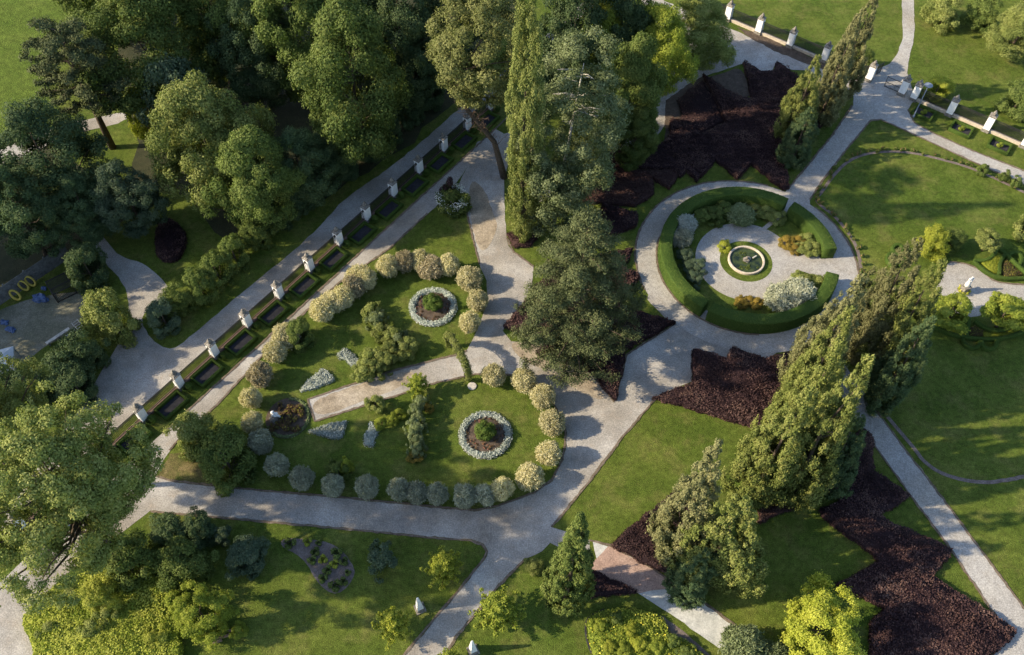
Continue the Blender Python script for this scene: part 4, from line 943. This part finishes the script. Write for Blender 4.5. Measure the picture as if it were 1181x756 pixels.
T('round', 1077, 86, 16, 2.6, 'yellow green climber heaped on the fence beside the lamp', 'climber', 'climber', cmat='lf_yellow')
T('round', 1170, 98, 24, 3.6, 'dark round bush behind the fence at the right edge', 'garden_bush', 'bush', cmat='lf_mid')
T('oak2', 1172, 14, 34, 7, 'pale green tree in the upper right corner')
T('round', 1082, -4, 22, 4, 'tree cut by the top edge right of the curved path', 'garden_bush', 'bush', cmat='lf_light')
T('round', 1128, -2, 20, 4, 'dark tree cut by the top edge near the upper right corner', 'garden_bush', 'bush', cmat='lf_mid')
# ---- right garden
T('round', 1075, 263, 21, 3, 'bright yellow green ball tree behind the top of the conifer row', 'ball_tree', 'tree', cmat='lf_yellow')
T('round', 1099, 262, 14, 2.2, 'dark green ball bush right of the yellow one', 'ball_tree', 'bush', cmat='lf_mid')
def standard(px, py, Rpx, H, label, cm):
    xy, r = at_crown(px, py, Rpx, H, H*.74)
    tree('std', xy, H, r*1.05, label, 'tree', 'standard_tree', None, None, ('crown', 'trunk'), cm)
tree_proto('std', 3, 1.35, 1, lambda x: math.sin(math.pi*(.2+.65*x))**.6, 44, .3, 15000, .11, 'lf_lime', r0=.06, limbs=6, asym=.06)
standard(1100, 344, 21, 3.4, 'round headed small tree left below the court statue', 'lf_lime')
standard(1164, 344, 21, 3.4, 'round headed small tree right below the court statue', 'lf_lime')
standard(1138, 261, 12.5, 2.6, 'smallest round headed tree with a thin leaning looking stem above the court', 'lf_light')
T('shrub', 1181, 247, 16, 2.2, 'pale green bush at the right edge above the court', 'garden_bush', 'bush', cmat='lf_light')

# ---- globes round the lawns
rowA = [(294.7, 496), (291, 467), (301.5, 440), (318.4, 412.6), (328.5, 394), (371.5, 363), (382, 354), (395.6, 347.4), (406, 336), (413, 324), (420, 326.5), (445.6, 311.7), (464.6, 305.4), (482.6, 303), (495.3, 310.7), (515.4, 307.5), (539.8, 322.3), (550.3, 347.7), (541.9, 373)]
rowB = [(304.3, 517), (323.3, 543.8), (353, 558), (388.8, 565), (428, 566.4), (465, 568.8), (485, 571), (509.7, 572), (540.4, 573.3), (563, 572), (584.3, 565.8), (615.7, 549.4), (637, 521.8), (639.6, 486.6), (628.3, 457.7), (605.7, 437.6), (570.5, 432.6)]
brownA = {2, 8, 12, 14}
for nm, row in (('A', rowA), ('B', rowB)):
    for i, (x, y) in enumerate(row):
        xy, r = at_crown(x, y, 14.5*random.uniform(.84, 1.14), 2.4, 1.25)
        if nm == 'A':
            lab = 'cream variegated round shrub, %s of the upper ring counted from the sitting figure' % ORD[i] if i < 17 else 'cream variegated round shrub, %s before the leafy arch in the upper ring' % ('second' if i == 17 else 'last')
            if i in brownA: lab = 'brownish '+lab
        else: lab = '%s round shrub, %s of the lower ring counted from the sitting figure' % ('shade-toned grey' if i < 10 else 'cream', ORD[i])
        cm = 'lf_cream_brown' if nm == 'A' and i in brownA else ('lf_silver_and_shade' if nm == 'B' and i < 10 else 'lf_cream')  # lower ring: same cream shrubs recoloured grey, their shade painted into the leaves
        gt = tree(random.choice(['globe', 'globe2', 'globe3', 'globe4']), xy, 2.35*random.uniform(.92, 1.08), r, lab, 'shrub', 'round_shrub', 'round shrubs ringing the lawns', None, ('foliage', 'stem'), cm)
T('round', 345, 388, 20, 3, 'dark green bush breaking the upper ring of cream shrubs', 'garden_bush', 'bush', cmat='lf_mid')
T('shrub', 392, 545, 15, 2.2, 'dark green bush behind the shade-toned shrubs of the lower ring', 'garden_bush', 'bush', cmat='lf_mid')
T('shrub', 402, 541, 9, 2.3, 'small yellow green bush behind the shade-toned shrubs', 'garden_bush', 'bush', cmat='lf_lime')
# variegated shrub groups on the lawns
vg = zt(380, 280, 4.726, (235, 390), (255, 440), (290, 490), (345, 520), (390, 545), (440, 575), (395, 605), (330, 600), (290, 640), (225, 640), (190, 685), (250, 700), (180, 730), (320, 660))
for i, (x, y) in enumerate(vg):
    T('shrub2' if i % 2 else 'shrub', x, y, 14, 1.8, 'variegated pale green bush, %s in the bent group on the upper lawn from its top' % ORD[i], 'variegated_bush', 'shrub', group='bent group of variegated bushes', cmat='lf_grey' if i in (1, 4) else 'lf_light', zc=.9)
bl = zt(470, 410, 3.98, (70, 225), (50, 260), (60, 300), (35, 330), (60, 350), (40, 385), (60, 410), (55, 445))
for i, (x, y) in enumerate(bl):
    T('shrub2', x, y, 11, 1.7, 'bluish bush, %s from the top of the upright clump on the lower lawn' % ORD[i], 'bluish_bush', 'shrub', group='bluish bushes of the upright clump', cmat='lf_grey', zc=.9)
T('shrub', 497, 472, 6, 1, 'little orange leaved plant at the upper end of the bluish clump', 'small_shrub', 'shrub', cmat='lf_orange', zc=.5)
T('shrub', 483, 530, 10, .8, 'little orange leaved plant at the lower end of the bluish clump', 'small_shrub', 'shrub', cmat='lf_orange', zc=.4)
T('star2', 483, 446, 17, 2.6, 'open yellow green sapling at the lower edge of the short path', 'young_tree', 'tree', cmat='lf_lime')
T('shrub', 435, 469, 13, 1.8, 'green bush at the lower edge of the short path', 'garden_bush', 'bush', cmat='lf_light')
for i, (x, y) in enumerate(((443, 492), (453, 488), (463, 482))):
    T('shrub', x, y, 9, 1.1, 'yellow green rounded bush, %s in the short row above the silver bed' % ORD[i], 'garden_bush', 'bush', group='yellow green bushes on the lower lawn', cmat='lf_lime', zc=.5)
# leafy arch over the mouth of the short path
def arch():
    a, b = g(519, 402), g(541, 440); c = (a+b)/2; o = empty('garden_arch', c, 'narrow arch overgrown with a green climber over the mouth of the short path', 'arch')
    u = (b-a)/2; mb = MB()
    prof = [(-1, 0), (-1, 1.6), (-.8, 2.15), (-.4, 2.45), (0, 2.55), (.4, 2.45), (.8, 2.15), (1, 1.6), (1, 0)]
    w = Vector((u.y, -u.x, 0)).normalized()*.3
    for s in (-1, 1): mb.tube([u*x+Vector((0, 0, z))+w*s for x, z in prof], .03, 6)
    mb.build('frame', 'iron', o)
    pf = []
    for i in range(len(prof)-1):
        for k in range(5):
            s = k/5; x = prof[i][0]*(1-s)+prof[i+1][0]*s; z = prof[i][1]*(1-s)+prof[i+1][1]*s
            q = u*x+Vector((0, 0, z+.1)); pf.append((q.x+rng.uniform(-.12, .12), q.y+rng.uniform(-.12, .12), q.z, rng.uniform(.26, .42)))
    link('climber', crown_mesh('climber', pf, 9000, .12, ('lf_light',), flat_=1), o)
arch()
# white flowering shrub
xy, r = at_crown(518, 230, 20, 2.2, 1)
o = tree('shrub', xy, 2.2, r, 'shrub with white blossom on its outside at the tip of the upper lawn', 'shrub', 'flowering_shrub', cmat='lf_mid')
wf = crown_mesh('blossom', [(math.cos(a)*.8, math.sin(a)*.8, .9+.3*math.sin(a*3), .5) for a in np.arange(0, 6.28, .45)], 1500, .1, ('fl_white',)); link('blossom', wf, o)
T('shrub', 512, 217, 11, 2.6, 'dark purple leaved shrub standing out of the white blossom', 'flowering_shrub', 'shrub', cmat='lf_barberry')

# ---- planting inside the fountain garden
def FP(key, pts, r, h, label, cm, name='garden_bush', cat='shrub', group=None):
    for i, (x, y) in enumerate(pts):
        T(key, 740+x/3.98, 195+y/3.98, r, h, label if len(pts) == 1 else label+', %s from the left' % ORD[i], name, cat, cmat=cm, zc=h*.45, group=group)
FP('globe', [(185, 235)], 15, 1.8, 'silvery shrub at the upper left inside the ring hedge', 'lf_silver_blue')
FP('globe2', [(170, 300)], 15, 1.6, 'second silvery shrub at the left inside the ring hedge, closer to the court', 'lf_silver_and_shade')
FP('shrub2', [(260, 200), (315, 185), (360, 160)], 15, 1.3, 'dark green low shrub under the upper ring hedge', 'lf_mid', group='green shrubs under the upper ring hedge')
FP('globe', [(440, 185)], 18, 1.3, 'wide greyish shrub in the middle of the upper bed', 'lf_grey')
FP('shrub', [(510, 165), (560, 170), (600, 185)], 12, 1.1, 'light green low shrub right in the upper bed', 'lf_light', group='light green shrubs of the upper bed')
FP('shrub2', [(190, 380), (215, 430), (235, 480), (250, 420)], 13, 1.1, 'bluish green shrub in the left bed of the fountain garden', 'lf_blue', group='bluish shrubs of the left bed')
FP('shrub', [(660, 300), (690, 325), (710, 300)], 10, .8, 'orange leaved plant at the right opening of the fountain garden', 'lf_orange', group='orange plants at the opening')
FP('shrub', [(740, 325), (775, 330), (760, 290)], 12, 1.2, 'green flowering shrub at the right opening of the fountain garden', 'lf_light', group='green shrubs at the opening')
FP('globe2', [(640, 560)], 22, 2.0, 'large silvery white bush at the lower bed of the fountain garden, left half', 'lf_silver_and_shade')
FP('globe', [(715, 540)], 22, 2.1, 'large silvery white bush at the lower bed of the fountain garden, right half', 'lf_silver_and_shade')
FP('shrub', [(720, 470), (760, 480), (800, 475)], 12, 1.1, 'green and orange shrub behind the silvery white bush', 'lf_light', group='shrubs behind the silvery bush')
FP('shrub', [(455, 580), (495, 580), (530, 585)], 9, .7, 'orange and yellow low plant at the lower edge of the court', 'lf_orange', group='orange plants at the lower edge')
FP('shrub', [(375, 325)], 9, .8, 'lime green plant on the grass ring beside the basin', 'lf_yellow')
# inner grass verge and fountain
annulus('grass_ring', 1.8, 2.62, Z*8, 'lawn')
def fountain():
    o = empty('fountain_basin', (FC.x, FC.y, 0), 'round stone basin of dark water with a rock in its middle', 'fountain')
    m = MB(); n = 48; prof = [(1.83, 0), (1.83, .26), (1.8, .3), (1.67, .3), (1.64, .27), (1.62, .02)]
    m.lathe((0, 0, 0), prof, n); m.f = [f for f in m.f if len(f) == 4]; m.build('rim', 'light_plinth', o)
    m = MB(); m.lathe((0, 0, 0), [(1.63, .08), (1.63, .13)], n); m.build('water', 'water', o)
    m = MB(); m.blob((0, 0, .2), (.38, .34, .22), 9, 6, .25); m.blob((.2, .25, .2), (.3, .2, .16), 8, 5, .3); m.blob((0, 0, .5), (.12, .12, .2), 8, 6, .1); m.build('rock', 'weathered_stone', o)
    m = MB(); m.box((.85, .35, .3), (.5, .12, .08), .6); m.build('spout', 'pale_wood', o)
    pf = [(rng.uniform(-1.2, 1.0), rng.uniform(-1.1, -.5), .14, .14) for _ in range(14)]+[(rng.uniform(-.8, .1), rng.uniform(.5, 1.1), .14, .12) for _ in range(9)]
    link('water_plants', crown_mesh('water_plants', pf, 1400, .09, ('lf_mid',), flat_=.3), o)
fountain()

# small roses along the soil line of the lawns
rs = crown_mesh('rose_bush', [(0, 0, .2, .16), (.1, 0, .35, .16), (-.08, .06, .3, .14)], 330, .09, ('lf_mid', 'fl_pink'), flowers=.05)
n = 0; acc = 0
for cg, nm in ((c1g, 'curved bed of the upper right lawn'),):
    pts = rough(cg, 0, .9, False)
    for i in range(0, len(pts)-1):
        if random.random() < .12: continue
        p = pts[i]; o = link('rose_bush', rs, None, (p.x+random.uniform(-.3, .3), p.y+random.uniform(-.1, .5), 0)); s = random.uniform(.6, 1.2); o.scale = (s, s, s); o.rotation_euler.z = random.uniform(0, 6)
        tag(o, 'little rose bush in the row on the '+nm, 'rose bush', 'rose bushes on the curved lawn bed'); n += 1
for i, (x, y) in enumerate(zt(930, 120, 4.2, (845, 250), (945, 280), (1000, 310))):
    T('shrub', x, y, 7, 1.3, 'taller rose bush with pink blossom beside the right path, %s from the gate side' % ORD[i], 'tall_rose', 'rose bush', group='taller roses by the right path')

# ================================================================== STATUES, OBELISKS, YARD
def obelisk(px, py, label, h):
    o = empty('stone_obelisk', g(px, py), label, 'obelisk', None, R(25))
    m = MB(); m.box((0, 0, .06), (.8, .8, .12)); m.box((0, 0, .3), (.6, .6, .36)); m.build('base', 'weathered_stone', o)
    m = MB(); hh = h-.48
    m.box((0, 0, .48+hh*.47), (.52, .52, hh*.94), taper=.28); m.box((0, 0, .48+hh*.97), (.1456, .1456, hh*.06), taper=.1); m.build('shaft', 'marble', o)
obelisk(493, 705, 'white pointed stone obelisk on the lawn left of the diagonal path', 2.6)
obelisk(555.5, 752, 'white pointed stone obelisk at the lower edge right of the diagonal path', 2.6)
def figure_mesh(name, sitting, parent, z0, s=1.0, mat='marble'):
    """carved figure grown from one skeleton"""
    J = {'pel': (0, 0, .9, .17), 'wai': (0, .01, 1.08, .14), 'che': (0, 0, 1.3, .18), 'nec': (0, 0, 1.47, .065), 'hed': (0, .02, 1.6, .115), 'top': (0, .01, 1.7, .08),
         'sL': (.19, 0, 1.38, .08), 'eL': (.3, .02, 1.14, .06), 'hL': (.2, .2, 1.02, .045), 'sR': (-.19, 0, 1.38, .08), 'eR': (-.32, .05, 1.2, .06), 'hR': (-.25, .18, 1.42, .045),
         'kL': (.12, .06, .48, .1), 'fL': (.12, 0, .06, .08), 'kR': (-.12, .1, .48, .1), 'fR': (-.13, -.03, .06, .08)}
    if sitting:
        J.update(pel=(0, 0, .45, .18), wai=(0, .01, .62, .15), che=(0, .02, .83, .18), nec=(0, .02, 1.0, .07), hed=(0, .05, 1.13, .12), top=(0, .04, 1.24, .08), sL=(.19, 0, .92, .08), eL=(.28, .1, .7, .06), hL=(.14, .32, .62, .05), sR=(-.19, 0, .92, .08), eR=(-.3, .05, .68, .06), hR=(-.16, .28, .56, .05), kL=(.16, .42, .48, .1), fL=(.15, .5, .1, .08), kR=(-.14, .42, .5, .1), fR=(-.12, .3, .12, .08))
    E_ = [('pel', 'wai'), ('wai', 'che'), ('che', 'nec'), ('nec', 'hed'), ('hed', 'top'), ('che', 'sL'), ('sL', 'eL'), ('eL', 'hL'), ('che', 'sR'), ('sR', 'eR'), ('eR', 'hR'), ('pel', 'kL'), ('kL', 'fL'), ('pel', 'kR'), ('kR', 'fR')]
    ks = list(J); me = bpy.data.meshes.new(name); me.from_pydata([(J[k][0]*s, J[k][1]*s, J[k][2]*s+z0) for k in ks], [(ks.index(a), ks.index(b)) for a, b in E_], [])
    me.materials.append(MATS[mat]); o = link(name, me, parent); m = o.modifiers.new('Skin', 'SKIN'); m.use_smooth_shade = True
    for i, k in enumerate(ks):
        v = me.skin_vertices[0].data[i]; v.radius = (J[k][3]*s*1.15, J[k][3]*s*1.15); v.use_root = (k == 'pel')
    o.modifiers.new('Sub', 'SUBSURF').levels = 1; o.modifiers['Sub'].render_levels = 1
    return o
def statue_court():
    o = empty('garden_statue', (44.2, 53.9, 0), 'white standing statue on a grey pedestal with yellow flowers, on the gravel court', 'statue', None, R(-160))
    m = MB(); m.box((0, 0, .08), (.9, .9, .16)); m.box((0, 0, .5), (.6, .6, .7)); m.box((0, 0, .89), (.76, .76, .1)); m.build('pedestal', 'weathered_stone', o)
    figure_mesh('figure', False, o, .93, .85)
    m = MB(); m.lathe((0, 0, .93), [(.24, 0), (.26, .25), (.2, .6), (.17, .8), (.2, 1.0)], 12); m.build('drapery', 'marble', o, smooth=True)
    link('flower_garland', crown_mesh('flower_garland', [(.45*math.cos(a), .45*math.sin(a), .35, .18) for a in np.arange(0, 6, .8)], 900, .08, ('lf_lime', 'fl_yellow'), flowers=.4), o)
statue_court()
def sitting():
    p = g(320.5, 493)
    o = empty('garden_statue', p, 'small white sitting figure at the left edge of the oval reddish bed', 'statue', None, R(-60))
    m = MB(); m.box((0, 0, .15), (.8, .8, .3)); m.box((0, 0, .45), (.56, .5, .34)); m.blob((0, 0, .68), (.32, .3, .16), 9, 6, .15); m.build('pedestal', 'weathered_stone', o)
    figure_mesh('figure', True, o, .42, 1.0)
sitting()
def slab():
    p = g(546.4, 447); m = MB(); m.lathe((0, 0, 0), [(.4, 0), (.42, .06), (.38, .1)], 20); o = m.build('round_stone', 'stone', None, p); tag(o, 'flat round pale stone on the grass beside the leafy arch', 'stone')
slab()
# play yard things
Y = lambda x, y: zt(0, 290, 4.727, (x, y))[0]
def yard_wall():
    a, b = g(*Y(-160, 480)), g(*Y(375, 95)); o = empty('plank_wall', a, 'long grey plank wall behind the play yard', 'wall'); d = b-a; L = d.length; n = int(L/2); u = d/L
    m = MB()
    for i in range(n+1): c = u*(L*i/n); m.beam(c, c+Vector((0, 0, 2.0)), .14, .14)
    m.build('posts', 'old_wood', o)
    m = MB(); w = Vector((u.y, -u.x, 0))*.08
    for k in range(9): m.beam(w+Vector((0, 0, .15+.21*k)), w+u*L+Vector((0, 0, .15+.21*k)), .035, .19)
    m.build('boards', 'old_wood', o)
    return a, u, w
wa, wu, ww = yard_wall()
def yellow_loop(px, py, label, tilt):
    p = g(*Y(px, py), .5)
    m = MB(); n = 28; ux = Vector((.3, .22, .05)); upv = Vector((-.5, .3, .7)).normalized()
    pts = [ux*.8*math.cos(2*math.pi*i/n)+upv*.55*math.sin(2*math.pi*i/n)+Vector((0, 0, .25)) for i in range(n+1)]
    m.tube(pts, .11, 8, cap=False); o = m.build('yellow_loop', 'yellow_plastic', None, p, True); tag(o, label, 'ring', 'yellow loops at the plank wall')
yellow_loop(85, 318, 'long yellow loop leaning at the plank wall, the single one on the left', 0)
yellow_loop(128, 265, 'long yellow loop leaning at the plank wall, left one of the close pair', 0)
yellow_loop(165, 240, 'long yellow loop leaning at the plank wall, right one of the close pair', 0)
def tarp(px, py, s, label):
    m = MB(); m.blob((0, 0, s*.3), (s, s*.7, s*.45), 9, 6, .3); m.blob((s*.7, -.2, s*.2), (s*.5, s*.4, s*.3), 8, 5, .3); o = m.build('blue_tarpaulin', 'blue_plastic', None, g(*Y(px, py))); tag(o, label, 'tarpaulin')
tarp(215, 328, .75, 'crumpled blue sheet in the middle of the plank wall side of the yard'); tarp(235, 270, .3, 'small blue bundle at the plank wall'); tarp(25, 462, .4, 'small blue bundle at the left edge of the yard'); tarp(60, 502, .45, 'blue bundle on the sand at the left side of the yard')
def cage():
    p = g(*Y(345, 285)); o = empty('netted_frame', p, 'dark netted climbing frame in the shaded corner of the play yard', 'climbing frame', None, R(38))
    m = MB(); q = .95
    for x in (-q, q):
        for y in (-q, q): m.beam((x, y, 0), (x, y, 1.3), .08, .08)
    for z in (.1, 1.3):
        for s in (-q, q): m.beam((-q, s, z), (q, s, z), .07, .07); m.beam((s, -q, z), (s, q, z), .07, .07)
    m.build('frame', 'iron', o); m = MB()
    for i in range(-6, 7):
        c = i*q/7
        m.beam((c, -q, 1.3), (c, q, 1.3), .035, .02); m.beam((-q, c, 1.32), (q, c, 1.32), .035, .02); m.beam((c, -q, .1), (c, -q, 1.3), .03, .02); m.beam((-q, c, .1), (-q, c, 1.3), .03, .02)
    m.build('netting', 'iron', o)
cage()
def bench():
    p = g(*Y(385, 520)); o = empty('timber_bench', p, 'pale timber bench and low platform at the lower edge of the play yard', 'bench', None, math.atan2(*(g(*Y(390, 490))-g(*Y(300, 560))).yx[:]) if False else R(47))
    m = MB(); m.box((-.9, .35, .45), (2.4, .32, .08)); m.build('seat', 'pale_wood', o)
    m = MB()
    for x in (-1.9, -.9, .1): m.box((x, .35, .2), (.1, .28, .42))
    m.build('legs', 'old_wood', o)
    m = MB(); m.box((.1, -.35, .32), (1.0, .7, .07)); m.box((.1, -.35, .14), (.9, .6, .28)); m.build('platform', 'pale_wood', o)
    m = MB()
    for k in range(5): m.beam((.75, -.6+.3*k, .5), (1.35, -.6+.3*k, .5), .05, .05)
    for x in (.75, 1.35): m.beam((x, -.7, .5), (x, .7, .5), .06, .06); m.beam((x, -.6, 0), (x, -.6, .5), .06, .06); m.beam((x, .6, 0), (x, .6, .5), .06, .06)
    m.build('ladder', 'pale_wood', o)
bench()
def tent():
    p = g(*Y(20, 735)); o = empty('canvas_tent', p, 'white canvas tent roof at the left edge below the play yard', 'tent', None, R(20))
    m = MB(); m.add([(-1.7, -1.3, 1.7), (1.7, -1.3, 1.7), (1.7, 1.3, 1.7), (-1.7, 1.3, 1.7), (-.9, 0, 2.4), (.9, 0, 2.4), (-1.7, -1.3, 1.5), (1.7, -1.3, 1.5), (1.7, 1.3, 1.5), (-1.7, 1.3, 1.5)], [(0, 1, 5, 4), (1, 2, 5), (2, 3, 4, 5), (3, 0, 4), (6, 7, 1, 0), (7, 8, 2, 1), (8, 9, 3, 2), (9, 6, 0, 3)]); m.build('roof', 'canvas', o)
    m = MB()
    for x in (-1.65, 1.65):
        for y in (-1.25, 1.25): m.beam((x, y, 0), (x, y, 1.65), .07, .07)
    m.build('poles', 'grey_metal', o)
tent()
def stones():
    p = g(266, 744); m = MB(); m.box((0, 0, .12), (1.3, .18, .2), .3); m.box((.2, .4, .1), (.9, .16, .18), .25); m.box((-.3, -.35, .1), (.7, .16, .18), .4); o = m.build('stacked_stones', 'brick_plinth', None, p); tag(o, 'low stack of brownish stones at the lower edge beside the yellow green tree', 'stones')
stones()

# ================================================================== CAMERA, LIGHT
cd = bpy.data.cameras.new('Camera'); cam = bpy.data.objects.new('Camera', cd); C.objects.link(cam); sc.camera = cam
cam.location = (0, 0, CAM_H); cd.sensor_fit = 'HORIZONTAL'; cd.sensor_width = 36; cd.lens = 36*FO/SW; cd.clip_end = 4000; cd.clip_start = .5
from mathutils import Matrix
cam.rotation_euler = (Matrix.Rotation(math.pi/2-TH, 3, 'X')@Matrix.Rotation(-RO, 3, 'Z')).to_euler()
EL, AZ = R(30), R(6)
sd = bpy.data.lights.new('Sun', 'SUN'); so = bpy.data.objects.new('Sun', sd); C.objects.link(so)
sd.energy = 5.0; sd.angle = R(.6); sd.color = (1, .84, .6)
so.rotation_euler = Vector((math.cos(EL)*math.cos(AZ), math.cos(EL)*math.sin(AZ), -math.sin(EL))).to_track_quat('-Z', 'Y').to_euler()
w = bpy.data.worlds.new('World'); sc.world = w; w.use_nodes = True; nt = w.node_tree
sk = nt.nodes.new('ShaderNodeTexSky'); sk.sky_type = 'NISHITA'; sk.sun_disc = False; sk.sun_elevation = EL; sk.sun_rotation = R(264)
bg = nt.nodes['Background']; bg.inputs[1].default_value = .15; nt.links.new(sk.outputs[0], bg.inputs[0])
sc.view_settings.view_transform = 'Standard'; sc.view_settings.look = 'None'; sc.view_settings.gamma = 1; sc.view_settings.use_curve_mapping = False
sc.view_settings.exposure = .78
sc.render.engine = 'CYCLES'
sc.cycles.max_bounces = 5; sc.cycles.diffuse_bounces = 3; sc.cycles.transmission_bounces = 3
